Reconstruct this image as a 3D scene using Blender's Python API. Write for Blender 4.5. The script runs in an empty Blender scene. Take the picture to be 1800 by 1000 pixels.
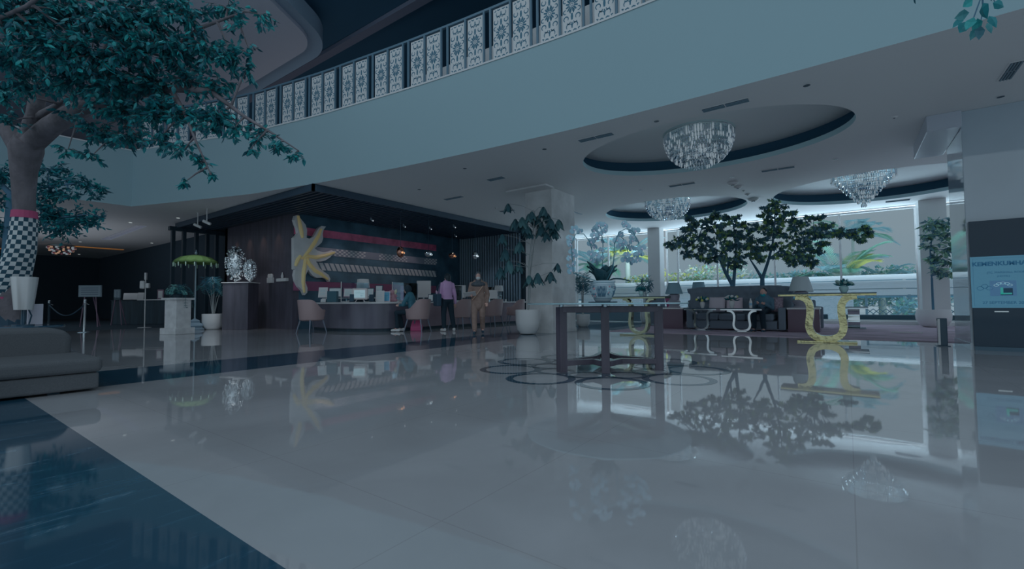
import bpy, bmesh, math, random
from mathutils import Vector, Matrix, noise
random.seed(11)
R = math.radians; PI = math.pi; TAU = 2*PI
C = bpy.context.scene.collection
SC = bpy.context.scene

# ---------------------------------------------------------------- camera
H = 0.78                                   # lens height above the marble
F = 805.0                                  # focal length in pixels of the 1800 px frame
RIGHT = Vector((0.5909089586668848, -0.8067065680982078, -0.007149514279275279))
UP = Vector((-0.02834359920385222, -0.02961670572352656, 0.9991593922524362))
FWD = Vector((0.8062401893675292, 0.5902095930508904, 0.040365744379523366))
cam = bpy.data.cameras.new('camera'); camo = bpy.data.objects.new('camera', cam); C.objects.link(camo)
cam.sensor_width = 36; cam.lens = F/1800*36; cam.clip_end = 900; cam.clip_start = 0.05
m = Matrix((RIGHT, UP, -FWD)).transposed().to_4x4(); m.translation = Vector((0, 0, H))
camo.matrix_world = m
SC.camera = camo

# ---------------------------------------------------------------- daylight and fill lamps
W = bpy.data.worlds.new('sky'); SC.world = W; W.use_nodes = True
nt = W.node_tree; nt.nodes.clear()
out = nt.nodes.new('ShaderNodeOutputWorld'); bg = nt.nodes.new('ShaderNodeBackground')
tc = nt.nodes.new('ShaderNodeTexCoord'); sx = nt.nodes.new('ShaderNodeSeparateXYZ')
rampz = nt.nodes.new('ShaderNodeValToRGB')
e = rampz.color_ramp.elements
SKY_LOW = (0.200, 0.270, 0.325, 1); SKY_MID = (0.240, 0.298, 0.342, 1)
e[0].position = 0.0; e[0].color = (0.22, 0.29, 0.34, 1)
e[1].position = 1.0; e[1].color = (0.34, 0.43, 0.50, 1)
for p, c in ((0.48, (0.24, 0.31, 0.36, 1)), (0.5, SKY_LOW), (0.56, SKY_MID), (0.68, SKY_MID), (0.80, (0.33, 0.42, 0.49, 1))):
    k = e.new(p); k.color = c
mp = nt.nodes.new('ShaderNodeMapRange'); mp.inputs['From Min'].default_value = -1; mp.inputs['From Max'].default_value = 1
# the side of the sky behind the entrance front is brighter than the hazy valley side
dot = nt.nodes.new('ShaderNodeVectorMath'); dot.operation = 'DOT_PRODUCT'; dot.inputs[1].default_value = (-0.75, -0.66, 0)
mb = nt.nodes.new('ShaderNodeMapRange'); mb.inputs['From Min'].default_value = 0.1; mb.inputs['From Max'].default_value = 0.9
mb.inputs['To Min'].default_value = 1.0; mb.inputs['To Max'].default_value = 1.5
L = nt.links
L.new(tc.outputs['Generated'], sx.inputs[0]); L.new(sx.outputs['Z'], mp.inputs['Value']); L.new(mp.outputs[0], rampz.inputs[0])
L.new(tc.outputs['Generated'], dot.inputs[0]); L.new(dot.outputs['Value'], mb.inputs['Value'])
L.new(rampz.outputs[0], bg.inputs['Color']); L.new(mb.outputs[0], bg.inputs['Strength']); L.new(bg.outputs[0], out.inputs[0])
SC.view_settings.view_transform = 'Standard'; SC.view_settings.look = 'None'
SC.view_settings.exposure = 0.0; SC.view_settings.gamma = 1.0

def area_light(name, loc, sx_, sy_, power, col=(0.55, 0.82, 1.0), rot=(0, 0, 0), spread=None):
    l = bpy.data.lights.new(name, 'AREA'); l.shape = 'RECTANGLE'; l.size = sx_; l.size_y = sy_; l.energy = power; l.color = col
    if spread: l.spread = R(spread)
    o = bpy.data.objects.new(name, l); o.location = loc; o.rotation_euler = rot; C.objects.link(o); return o
def spot_light(name, loc, power, col, angle, rot=(0, 0, 0), blend=0.6, size=0.04):
    l = bpy.data.lights.new(name, 'SPOT'); l.energy = power; l.color = col; l.spot_size = R(angle); l.spot_blend = blend; l.shadow_soft_size = size
    o = bpy.data.objects.new(name, l); o.location = loc; o.rotation_euler = rot; C.objects.link(o); return o

# added upward fill lamp over the terrace, unseen, to brighten the lounge ceiling
area_light('terrace_fill', (22.6, 2.5, 1.58), 4.0, 17.0, 1700, col=(0.66, 0.86, 1.0), rot=(PI, 0, 0))
# added unseen fill lamps that lift the left lobby ceiling and the gallery soffit
area_light('lobby_fill', (2.6, 24.5, 1.12), 6.0, 7.0, 46, col=(0.80, 0.88, 1.0), rot=(PI, 0, 0))
area_light('balcony_fill', (8.6, 19.0, 5.75), 2.2, 16.0, 26, col=(0.85, 0.90, 1.0), rot=(PI, 0, 0))

# ---------------------------------------------------------------- where things stand
def ray(px, py): return (RIGHT*(px-900) - UP*(py-500) + FWD*F)
def Z(px, py, z=0.0):
    r = ray(px, py); t = (z-H)/r.z; return (r.x*t, r.y*t)
def atX(px, py, X):
    r = ray(px, py); t = X/r.x; return (X, r.y*t, H+r.z*t)
def atY(px, py, Y):
    r = ray(px, py); t = Y/r.y; return (r.x*t, Y, H+r.z*t)
def atD(px, py, d):
    r = ray(px, py)/F*d; return (r.x, r.y, H+r.z)

# ---------------------------------------------------------------- materials
def lin(v):
    v = v/255.0
    return v/12.92 if v <= 0.04045 else ((v+0.055)/1.055)**2.4
E0 = (0.125, 0.160, 0.188)
def alb(rgb, e=1.0):
    return tuple(min(0.86, max(0.004, lin(c)/(E0[i]*e))) for i, c in enumerate(rgb))
MATS = {}
def mat(name, rgb, rough=0.5, metal=0.0, e=1.0, spec=0.5, ior=None, alpha=None, raw=False, coat=0.0, em=None, ems=1.0, sheen=0.0, trans=0.0):
    if name in MATS: return MATS[name]
    M = bpy.data.materials.new(name); M.use_nodes = True
    b = M.node_tree.nodes['Principled BSDF']
    c = rgb if raw else alb(rgb, e)
    b.inputs['Base Color'].default_value = (*c, 1); b.inputs['Roughness'].default_value = rough
    b.inputs['Metallic'].default_value = metal; b.inputs['Specular IOR Level'].default_value = spec
    if ior: b.inputs['IOR'].default_value = ior
    if coat: b.inputs['Coat Weight'].default_value = coat; b.inputs['Coat Roughness'].default_value = 0.05
    if em: b.inputs['Emission Color'].default_value = (*em, 1); b.inputs['Emission Strength'].default_value = ems
    if sheen: b.inputs['Sheen Weight'].default_value = sheen
    if trans: b.inputs['Transmission Weight'].default_value = trans
    M.diffuse_color = (*c, 1)
    MATS[name] = M; return M
def bsdf(M): return M.node_tree.nodes['Principled BSDF']
def noisy(M, scale=4.0, amt=0.25, detail=4, stretch=(1, 1, 1), coord='Object', to=None):
    """soft mottling of a surface's own colour"""
    t = M.node_tree; b = bsdf(M); base = b.inputs['Base Color'].default_value[:]
    c = t.nodes.new('ShaderNodeTexCoord'); mpn = t.nodes.new('ShaderNodeMapping'); mpn.inputs['Scale'].default_value = stretch
    n = t.nodes.new('ShaderNodeTexNoise'); n.inputs['Scale'].default_value = scale; n.inputs['Detail'].default_value = detail
    r = t.nodes.new('ShaderNodeValToRGB')
    lo = [v*(1-amt) for v in base[:3]]; hi = [min(1, v*(1+amt)) for v in (to or base[:3])]
    r.color_ramp.elements[0].color = (*lo, 1); r.color_ramp.elements[1].color = (*hi, 1)
    r.color_ramp.elements[0].position = 0.3; r.color_ramp.elements[1].position = 0.7
    t.links.new(c.outputs[coord], mpn.inputs[0]); t.links.new(mpn.outputs[0], n.inputs['Vector'])
    t.links.new(n.outputs['Fac'], r.inputs[0]); t.links.new(r.outputs[0], b.inputs['Base Color']); return M
def bumpy(M, scale=40, strength=0.2, dist=0.01):
    t = M.node_tree; b = bsdf(M); c = t.nodes.new('ShaderNodeTexCoord')
    n = t.nodes.new('ShaderNodeTexNoise'); n.inputs['Scale'].default_value = scale; bp = t.nodes.new('ShaderNodeBump')
    bp.inputs['Strength'].default_value = strength; bp.inputs['Distance'].default_value = dist
    t.links.new(c.outputs['Object'], n.inputs['Vector']); t.links.new(n.outputs['Fac'], bp.inputs['Height']); t.links.new(bp.outputs[0], b.inputs['Normal']); return M
def glassmat(name, tint=(0.93, 0.97, 0.98), gloss=0.12):
    M = bpy.data.materials.new(name); M.use_nodes = True; t = M.node_tree; t.nodes.clear()
    o = t.nodes.new('ShaderNodeOutputMaterial'); mx = t.nodes.new('ShaderNodeMixShader'); tr = t.nodes.new('ShaderNodeBsdfTransparent')
    tr.inputs[0].default_value = (*tint, 1); g = t.nodes.new('ShaderNodeBsdfGlossy'); g.inputs['Roughness'].default_value = 0.01
    g.inputs['Color'].default_value = (0.9, 0.95, 1, 1)
    lw = t.nodes.new('ShaderNodeLayerWeight'); lw.inputs['Blend'].default_value = gloss
    t.links.new(lw.outputs['Fresnel'], mx.inputs[0]); t.links.new(tr.outputs[0], mx.inputs[1]); t.links.new(g.outputs[0], mx.inputs[2]); t.links.new(mx.outputs[0], o.inputs[0])
    MATS[name] = M; return M
def emis(name, col, s):
    M = bpy.data.materials.new(name); M.use_nodes = True; b = bsdf(M); b.inputs['Base Color'].default_value = (*[min(.8, c) for c in col], 1)
    b.inputs['Emission Color'].default_value = (*col, 1); b.inputs['Emission Strength'].default_value = s; MATS[name] = M; return M

# ---------------------------------------------------------------- mesh builder
class MB:
    def __init__(s): s.v = []; s.f = []; s.m = []
    def add(s, vs, fs, mi=0):
        o = len(s.v); s.v += [tuple(v) for v in vs]; s.f += [tuple(i+o for i in f) for f in fs]; s.m += [mi]*len(fs); return s
    def box(s, x0, x1, y0, y1, z0, z1, mi=0):
        vs = [(x, y, z) for z in (z0, z1) for x, y in ((x0, y0), (x1, y0), (x1, y1), (x0, y1))]
        return s.add(vs, [(3, 2, 1, 0), (4, 5, 6, 7), (0, 1, 5, 4), (1, 2, 6, 5), (2, 3, 7, 6), (3, 0, 4, 7)], mi)
    def obox(s, c, sz, rz=0, mi=0, rx=0, ry=0):
        M = Matrix.Translation(c) @ Matrix.Rotation(rz, 4, 'Z') @ Matrix.Rotation(ry, 4, 'Y') @ Matrix.Rotation(rx, 4, 'X')
        a, b, d = sz[0]/2, sz[1]/2, sz[2]/2
        vs = [M @ Vector(v) for v in [(x, y, z) for z in (-d, d) for x, y in ((-a, -b), (a, -b), (a, b), (-a, b))]]
        return s.add(vs, [(3, 2, 1, 0), (4, 5, 6, 7), (0, 1, 5, 4), (1, 2, 6, 5), (2, 3, 7, 6), (3, 0, 4, 7)], mi)
    def bar(s, a, b, w, d, mi=0):
        a = Vector(a); b = Vector(b); t = (b-a).normalized(); u = t.cross(Vector((0, 0, 1)))
        if u.length < 1e-3: u = Vector((1, 0, 0))
        u.normalize(); w_ = u.cross(t)
        vs = [p+u*i*w/2+w_*j*d/2 for p in (a, b) for i, j in ((-1, -1), (1, -1), (1, 1), (-1, 1))]
        return s.add(vs, [(3, 2, 1, 0), (4, 5, 6, 7), (0, 1, 5, 4), (1, 2, 6, 5), (2, 3, 7, 6), (3, 0, 4, 7)], mi)
    def tube(s, pts, rad, n=8, mi=0, cap=True, flat=1.0):
        pts = [Vector(p) for p in pts]; rad = rad if isinstance(rad, (list, tuple)) else [rad]*len(pts)
        vs = []; fs = []; prev = None
        for i, p in enumerate(pts):
            t = (pts[min(i+1, len(pts)-1)]-pts[max(i-1, 0)])
            t = t.normalized() if t.length > 1e-9 else Vector((0, 0, 1))
            if prev is None:
                u = t.cross(Vector((0, 0, 1)))
                if u.length < 0.05: u = t.cross(Vector((1, 0, 0)))
            else: u = prev - t*prev.dot(t)
            u.normalize(); prev = u; w = t.cross(u)
            for k in range(n):
                a = TAU*k/n; vs.append(p+u*math.cos(a)*rad[i]+w*math.sin(a)*rad[i]*flat)
        for i in range(len(pts)-1):
            for k in range(n):
                fs.append((i*n+k, i*n+(k+1) % n, (i+1)*n+(k+1) % n, (i+1)*n+k))
        if cap: fs.append(tuple(range(n-1, -1, -1))); fs.append(tuple((len(pts)-1)*n+k for k in range(n)))
        return s.add(vs, fs, mi)
    def lathe(s, prof, c=(0, 0, 0), n=24, mi=0, sx=1.0, sy=1.0):
        vs = []; fs = []
        for r, z in prof:
            for k in range(n):
                a = TAU*k/n; vs.append((c[0]+r*math.cos(a)*sx, c[1]+r*math.sin(a)*sy, c[2]+z))
        for i in range(len(prof)-1):
            for k in range(n): fs.append((i*n+k, i*n+(k+1) % n, (i+1)*n+(k+1) % n, (i+1)*n+k))
        fs.append(tuple(range(n-1, -1, -1))); fs.append(tuple((len(prof)-1)*n+k for k in range(n)))
        return s.add(vs, fs, mi)
    def prism(s, poly, z0, z1, mi=0):
        n = len(poly); vs = [(x, y, z0) for x, y in poly]+[(x, y, z1) for x, y in poly]
        fs = [tuple(range(n-1, -1, -1)), tuple(range(n, 2*n))]+[(i, (i+1) % n, n+(i+1) % n, n+i) for i in range(n)]
        return s.add(vs, fs, mi)
    def ell(s, c, r, n=12, k=8, mi=0, M=None):
        vs = []; fs = []; r = (r, r, r) if not isinstance(r, (tuple, list)) else r
        for i in range(k+1):
            t = PI*i/k
            for j in range(n):
                a = TAU*j/n; v = Vector((r[0]*math.sin(t)*math.cos(a), r[1]*math.sin(t)*math.sin(a), -r[2]*math.cos(t)))
                if M: v = M @ v
                vs.append((c[0]+v[0], c[1]+v[1], c[2]+v[2]))
        for i in range(k):
            for j in range(n): fs.append((i*n+j, i*n+(j+1) % n, (i+1)*n+(j+1) % n, (i+1)*n+j))
        return s.add(vs, fs, mi)
    def build(s, name, mats, parent=None, smooth=True, bev=0.0, seg=2, ang=40, xf=None):
        me = bpy.data.meshes.new(name)
        vs = s.v if xf is None else [tuple(xf @ Vector(v)) for v in s.v]
        me.from_pydata(vs, [], s.f)
        mats = mats if isinstance(mats, (list, tuple)) else [mats]
        for q in mats: me.materials.append(q)
        me.polygons.foreach_set('material_index', s.m)
        me.update(); me.validate()
        if smooth:
            me.shade_smooth(); me.set_sharp_from_angle(angle=R(ang))
        o = bpy.data.objects.new(name, me); C.objects.link(o)
        if parent: o.parent = parent
        if bev:
            md = o.modifiers.new('bevel', 'BEVEL'); md.width = bev; md.segments = seg; md.limit_method = 'ANGLE'
        return o
def tag(o, label, cat, group=None, kind=None):
    o['label'] = label; o['category'] = cat
    if group: o['group'] = group
    if kind: o['kind'] = kind
    return o
def thing(name, label, cat, loc=(0, 0, 0), rz=0, group=None):
    o = bpy.data.objects.new(name, None); C.objects.link(o); o.location = (loc[0], loc[1], loc[2] if len(loc) > 2 else 0)
    o.rotation_euler = (0, 0, rz); o.empty_display_size = 0.1
    return tag(o, label, cat, group)
def dup(root, loc=None, rz=None, label=None, group=None):
    r = root.copy(); C.objects.link(r)
    if loc is not None: r.location = (loc[0], loc[1], loc[2] if len(loc) > 2 else 0)
    if rz is not None: r.rotation_euler = (0, 0, rz)
    if label: r['label'] = label
    if group: r['group'] = group
    for ch in list(root.children):
        c = ch.copy(); C.objects.link(c); c.parent = r
        for g in list(ch.children):
            d = g.copy(); C.objects.link(d); d.parent = c
    return r
def struct(o): o['kind'] = 'structure'; return o
def fillpoly(name, loops, z, material, flip=False):
    """flat surface with holes: loops[0] is the outline, the rest are holes"""
    bm = bmesh.new(); es = []
    for lp in loops:
        vs = [bm.verts.new((x, y, z)) for x, y in lp]
        for i in range(len(vs)): es.append(bm.edges.new((vs[i], vs[(i+1) % len(vs)])))
    bmesh.ops.triangle_fill(bm, use_beauty=True, use_dissolve=False, edges=es, normal=(0, 0, -1 if flip else 1))
    for f in bm.faces:
        if (f.normal.z > 0) == flip: f.normal_flip()
    me = bpy.data.meshes.new(name); bm.to_mesh(me); bm.free(); me.materials.append(material)
    o = bpy.data.objects.new(name, me); C.objects.link(o); return o
# ================================================================ SETTING
def marble_white():
    M = mat('cream_marble', (75, 85, 94), rough=0.028, ior=1.9, e=1.12)
    t = M.node_tree; b = bsdf(M); c = t.nodes.new('ShaderNodeTexCoord')
    n = t.nodes.new('ShaderNodeTexNoise'); n.inputs['Scale'].default_value = 0.9; n.inputs['Detail'].default_value = 7; n.inputs['Distortion'].default_value = 1.1
    r = t.nodes.new('ShaderNodeValToRGB'); base = b.inputs['Base Color'].default_value[:3]
    r.color_ramp.elements[0].position = 0.3; r.color_ramp.elements[0].color = (*[v*0.88 for v in base], 1)
    r.color_ramp.elements[1].position = 0.72; r.color_ramp.elements[1].color = (*[min(.8, v*1.08) for v in base], 1)
    # joints between the slabs
    br = t.nodes.new('ShaderNodeTexBrick'); br.offset = 0.0; br.inputs['Color1'].default_value = (1, 1, 1, 1); br.inputs['Color2'].default_value = (1, 1, 1, 1)
    br.inputs['Mortar'].default_value = (0.86, 0.85, 0.84, 1); br.inputs['Scale'].default_value = 1.0; br.inputs['Mortar Size'].default_value = 0.0025
    br.inputs['Brick Width'].default_value = 1.2; br.inputs['Row Height'].default_value = 1.2; br.inputs['Mortar Smooth'].default_value = 0.2
    mx = t.nodes.new('ShaderNodeMix'); mx.data_type = 'RGBA'; mx.blend_type = 'MULTIPLY'; mx.inputs[0].default_value = 1
    t.links.new(c.outputs['Object'], n.inputs['Vector']); t.links.new(c.outputs['Object'], br.inputs['Vector'])
    t.links.new(n.outputs['Fac'], r.inputs[0]); t.links.new(r.outputs[0], mx.inputs[6]); t.links.new(br.outputs['Color'], mx.inputs[7]); t.links.new(mx.outputs[2], b.inputs['Base Color'])
    # faint polishing waviness
    n2 = t.nodes.new('ShaderNodeTexNoise'); n2.inputs['Scale'].default_value = 1.6; n2.inputs['Detail'].default_value = 2
    bp = t.nodes.new('ShaderNodeBump'); bp.inputs['Strength'].default_value = 0.05; bp.inputs['Distance'].default_value = 0.02
    t.links.new(c.outputs['Object'], n2.inputs['Vector']); t.links.new(n2.outputs['Fac'], bp.inputs['Height']); t.links.new(bp.outputs[0], b.inputs['Normal'])
    return M
def marble_black():
    M = mat('black_marble', (11, 32, 46), rough=0.05, ior=1.47, e=1.0)
    t = M.node_tree; b = bsdf(M); c = t.nodes.new('ShaderNodeTexCoord'); mpn = t.nodes.new('ShaderNodeMapping')
    mpn.inputs['Rotation'].default_value = (0, 0, R(38)); mpn.inputs['Scale'].default_value = (1.0, 5.0, 1)
    n = t.nodes.new('ShaderNodeTexNoise'); n.inputs['Scale'].default_value = 2.4; n.inputs['Detail'].default_value = 9; n.inputs['Roughness'].default_value = 0.65; n.inputs['Distortion'].default_value = 0.6
    r = t.nodes.new('ShaderNodeValToRGB'); base = b.inputs['Base Color'].default_value[:3]
    el = r.color_ramp.elements; el[0].position = 0.0; el[0].color = (*base, 1); el[1].position = 1.0; el[1].color = (*[v*1.6 for v in base], 1)
    for p, cc in ((0.55, [v*1.0 for v in base]), (0.632, [v*1.4 for v in base]), (0.640, (0.26, 0.34, 0.38)), (0.648, [v*1.5 for v in base])):
        k = el.new(p); k.color = (*cc, 1)
    t.links.new(c.outputs['Object'], mpn.inputs[0]); t.links.new(mpn.outputs[0], n.inputs['Vector']); t.links.new(n.outputs['Fac'], r.inputs[0]); t.links.new(r.outputs[0], b.inputs['Base Color'])
    return M
WM = marble_white(); BM = marble_black()
plaster = mat('ceiling_plaster', (88, 105, 117), rough=0.85, e=0.75)
plaster_fascia = mat('fascia_plaster', (0.41, 0.58, 0.63), rough=0.9, raw=True)
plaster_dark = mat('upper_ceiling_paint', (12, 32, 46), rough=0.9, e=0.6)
plaster_grey = mat('grey_soffit_paint', (74, 84, 96), rough=0.9, e=0.75)
dark_timber = noisy(mat('dark_timber', (12, 26, 36), rough=0.45, e=1.05), 8, 0.3, stretch=(1, 1, 0.1))
brown_timber = noisy(mat('brown_panel', (32, 36, 46), rough=0.35, e=1.0), 3, 0.25, stretch=(2, 2, 0.3))
col_marble = noisy(mat('column_marble', (98, 104, 112), rough=0.12, e=0.8, ior=1.5), 2.2, 0.14, detail=6)

# --- floor
fl = fillpoly('floor', [[(0.72, -14), (22, -14), (22, 5.85), (0.72, 5.85)]], 0, WM); struct(fl)
f2 = MB(); f2.add([(0.72, 7.25, 0), (22, 7.25, 0), (22, 19.6, 0), (0.72, 19.6, 0)], [(0, 1, 2, 3)]); struct(f2.build('floor_beyond', WM, smooth=False))
f3 = MB(); f3.add([(-9, -14, 0), (0.72, -14, 0), (0.72, 19.6, 0), (-9, 19.6, 0)], [(0, 1, 2, 3)])
f3.add([(0.72, 5.85, 0), (22, 5.85, 0), (22, 7.25, 0), (0.72, 7.25, 0)], [(0, 1, 2, 3)]); struct(f3.build('floor_border', BM, smooth=False))
dark_floor = noisy(mat('dark_carpet', (14, 28, 38), rough=0.9, e=1.0), 6, 0.3)
f4 = MB(); f4.add([(-12, 19.6, 0), (22, 19.6, 0), (22, 42, 0), (-12, 42, 0)], [(0, 1, 2, 3)]); struct(f4.build('floor_lounge', dark_floor, smooth=False))
# rosette of black rings under the centre table
ring = MB(); tcx, tcy = 5.08, 2.42
def annulus(mb, cx, cy, r0, r1, z, a0=0, a1=TAU, n=40, mi=0):
    vs = []; fs = []
    for i in range(n+1):
        a = a0+(a1-a0)*i/n
        for r in (r0, r1): vs.append((cx+r*math.cos(a), cy+r*math.sin(a), z))
    for i in range(n): fs.append((2*i, 2*i+1, 2*i+3, 2*i+2))
    mb.add(vs, fs, mi)
for k in range(9):
    a = TAU*k/9+0.2
    annulus(ring, tcx+1.08*math.cos(a), tcy+1.08*math.sin(a), 0.285, 0.36, 0.0008+0.0005*(k % 3))
    annulus(ring, tcx+0.62*math.cos(a+.35), tcy+0.62*math.sin(a+.35), 0.17, 0.22, 0.0024+0.0005*(k % 3))
struct(ring.build('floor_inlay', mat('black_inlay', (20, 36, 48), rough=0.05, ior=1.5, e=1.0), smooth=False))

# --- plan of the atrium edge
CRV = [(-9, 5.9), (-6, 6.35), (-3.5, 6.68), (-1.5, 6.85), (0.4, 6.93), (2.4, 6.95), (3.6, 6.94), (4.4, 6.90), (6.1, 6.77), (7.9, 6.58), (9.35, 6.38), (10.5, 6.22), (12.0, 5.93), (13.04, 5.72), (15.18, 5.03), (16.29, 4.67), (17.38, 4.30)]
def cx_at(y):
    for i in range(len(CRV)-1):
        if CRV[i][0] <= y <= CRV[i+1][0]:
            # Catmull-Rom through the plan points
            p1, p2 = CRV[i], CRV[i+1]; p0 = CRV[max(i-1, 0)]; p3 = CRV[min(i+2, len(CRV)-1)]
            t = (y-p1[0])/(p2[0]-p1[0]); m1 = (p2[1]-p0[1])/(p2[0]-p0[0])*(p2[0]-p1[0]); m2 = (p3[1]-p1[1])/(p3[0]-p1[0])*(p2[0]-p1[0])
            return (2*t**3-3*t*t+1)*p1[1]+(t**3-2*t*t+t)*m1+(-2*t**3+3*t*t)*p2[1]+(t**3-t*t)*m2
    return CRV[-1][1]
EDGE = [(cx_at(-9+26.38*i/110), -9+26.38*i/110) for i in range(111)]
ZC, ZT = 3.78, 5.50
fa = MB(); n = len(EDGE)
pts = EDGE+[(-10, 17.75)]
vs = [(x, y, ZC) for x, y in pts]+[(x, y, ZT) for x, y in pts]; n = len(pts)
fa.add(vs, [(i+1, i, n+i, n+i+1) for i in range(n-1)])
fo = fa.build('trim_balcony_fascia', plaster_fascia, smooth=True, ang=30); struct(fo)
sl = fillpoly('floor_balcony', [pts+[(-10, 34), (21, 34), (21, -9)]], ZT, mat('balcony_floor', (40, 55, 68), rough=0.5, e=0.8)); struct(sl)
lip = MB()
for i in range(n-1):
    a = Vector((*pts[i], 0)); b = Vector((*pts[i+1], 0)); d = (b-a).normalized(); nn = Vector((-d.y, d.x, 0))
    lip.add([a+Vector((0, 0, ZT-0.03))+nn*0.012, b+Vector((0, 0, ZT-0.03))+nn*0.012, b+Vector((0, 0, ZT+.005))+nn*0.012, a+Vector((0, 0, ZT+.005))+nn*0.012,
             a+Vector((0, 0, ZT+.005))-nn*0.1, b+Vector((0, 0, ZT+.005))-nn*0.1], [(0, 1, 2, 3), (3, 2, 5, 4)])
struct(lip.build('trim_balcony_edge', plaster, smooth=False))

# --- lower ceiling with three oval recesses
def ellipse(cx, cy, a, b, rot=0, n=72):
    o = []
    for k in range(n):
        t = TAU*k/n; x = a*math.cos(t); y = b*math.sin(t); o.append((cx+x*math.cos(rot)-y*math.sin(rot), cy+x*math.sin(rot)+y*math.cos(rot)))
    return o
OV = [(9.3, 2.22, 1.62, 2.42), (15.15, 4.55, 1.85, 2.2), (15.5, -0.75, 2.05, 2.45)]
COVE = [(5.42, 21.4), (5.75, 21.25), (5.95, 26.95), (5.62, 27.1)]
ce = fillpoly('ceiling', [[(19.3, -14), (19.3, 42), (-12, 42), (-12, 17.8)]+pts[::-1]+[(5.3, -14)]]+[ellipse(*o) for o in OV]+[COVE], ZC, plaster, flip=True); struct(ce)
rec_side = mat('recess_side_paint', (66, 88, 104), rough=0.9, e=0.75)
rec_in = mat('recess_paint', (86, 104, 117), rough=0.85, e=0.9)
for i, o in enumerate(OV):
    rb = MB(); ins = ellipse(*o); big = ellipse(o[0], o[1], o[2]+0.18, o[3]+0.18); n = len(ins); z1 = ZC+0.10; z2 = ZC+0.36
    # visible lip, then a dark cove slot behind it, then the raised field
    vs = [(x, y, ZC) for x, y in ins]+[(x, y, z1) for x, y in ins]+[(x, y, z1+0.002) for x, y in big]+[(x, y, z2) for x, y in big]
    rb.add(vs, [((k+1) % n, k, n+k, n+(k+1) % n) for k in range(n)], 0)
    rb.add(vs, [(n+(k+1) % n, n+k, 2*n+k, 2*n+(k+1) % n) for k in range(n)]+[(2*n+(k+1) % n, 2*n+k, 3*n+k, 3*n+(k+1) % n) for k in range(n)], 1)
    rb.add([(x, y, z2) for x, y in big], [tuple(range(n-1, -1, -1))], 2)
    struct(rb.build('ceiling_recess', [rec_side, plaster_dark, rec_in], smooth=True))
cv = MB(); cv.add([(x, y, ZC) for x, y in COVE]+[(x, y, ZC+0.12) for x, y in COVE], [(0, 1, 5, 4), (1, 2, 6, 5), (2, 3, 7, 6), (3, 0, 4, 7)], 0)
cv.add([(x, y, ZC+0.12) for x, y in COVE], [(3, 2, 1, 0)], 1)
struct(cv.build('ceiling_slot', [plaster_grey, emis('slot_light', (0.075, 0.085, 0.105), 1.0)], smooth=False))
# warm coves over the far lounge
for (x0, x1, y0, y1, c, s) in ((4.9, 7.4, 31.0, 31.25, (1.0, 0.42, 0.12), 0.12), (2.6, 4.6, 35.0, 35.3, (1.0, 0.45, 0.2), 0.10), (3.6, 4.0, 34.9, 35.2, (1.0, 0.3, 0.08), 0.5)):
    q = MB(); q.box(x0, x1, y0, y1, ZC-0.03, ZC-0.004); struct(q.build('ceiling_cove_light', emis('cove_%d' % int(x0*10), c, s), smooth=False))

# --- storey above the balcony
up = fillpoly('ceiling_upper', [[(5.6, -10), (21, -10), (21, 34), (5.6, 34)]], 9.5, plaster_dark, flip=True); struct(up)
bm_ = MB(); bm_.box(8.62, 8.9, -10, 34, 9.36, 9.49); struct(bm_.build('trim_upper_beam', mat('beam_paint', (40, 48, 60), rough=0.8, e=0.6), smooth=False))
# third floor slab with a rounded corner
def rounded(off):
    o = [(-10, 34), (7.42+off, 34)]; cxr, cyr, rr = 6.1, 13.5, 1.32+off
    for k in range(15):
        a = R(0-62*k/14); o.append((cxr+rr*math.cos(a), cyr+rr*math.sin(a)))
    o += [(cxr+rr*math.cos(R(-62))-9*math.cos(R(28)), cyr+rr*math.sin(R(-62))-9*math.sin(R(28))), (-10, 12)]
    return o
ps = MB(); ps.prism(rounded(0)[::-1], 8.6, 9.1); struct(ps.build('ceiling_gallery', plaster_grey, smooth=False))
rr_ = rounded(0.0)[1:-1]; ro_ = rounded(0.42)[1:-1]; rg = MB(); n = len(rr_)
vs = [(x, y, 8.72) for x, y in rr_]+[(x, y, 8.60) for x, y in ro_]+[(x, y, 9.1) for x, y in ro_]
rg.add(vs, [(i, i+1, n+i+1, n+i) for i in range(n-1)]+[(n+i, n+i+1, 2*n+i+1, 2*n+i) for i in range(n-1)])
struct(rg.build('trim_gallery_edge', mat('gallery_edge_paint', (48, 64, 78), rough=0.6, e=0.7), smooth=True))
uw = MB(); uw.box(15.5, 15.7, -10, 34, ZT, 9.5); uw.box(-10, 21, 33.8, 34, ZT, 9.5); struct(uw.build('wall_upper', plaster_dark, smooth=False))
uq = MB(); uq.box(8.2, 8.35, -9, 9.2, ZT, 6.78); struct(uq.build('wall_parapet', mat('pale_partition', (96, 108, 116), rough=0.8, e=0.9), smooth=False))

# --- outer walls
ww = MB(); ww.box(15.2, 19.2, 10.2, 10.4, 0, ZC); struct(ww.build('wall_return', plaster, smooth=False))
wl = MB(); wl.box(15.2, 15.4, 10.62, 14.2, 0, 3.7); wl.box(15.2, 15.4, 10.2, 10.62, 0, ZC)
struct(wl.build('wall_slatted_backing', dark_timber, smooth=False))
st = MB(); y = 10.66
while y < 13.9:
    st.box(15.10, 15.19, y, y+0.045, 0.0, 3.66, 0); y += 0.135
slt = mat('slat_paint', (52, 70, 84), rough=0.4, e=0.75)
so = st.build('trim_wall_slats', slt, smooth=False); struct(so)
fw = MB(); fw.box(-12, 22, 38, 38.2, 0, ZC); fw.box(7.9, 8.1, 18.9, 38, 0, ZC)
struct(fw.build('wall_far', mat('far_wall_paint', (14, 26, 36), rough=0.8, e=1.1), smooth=False))
bh = MB(); bh.box(-3.2, -2.2, 37.7, 37.99, 0, 3.2); bh.box(2.0, 3.2, 37.7, 37.99, 0.4, 3.0)
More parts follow.
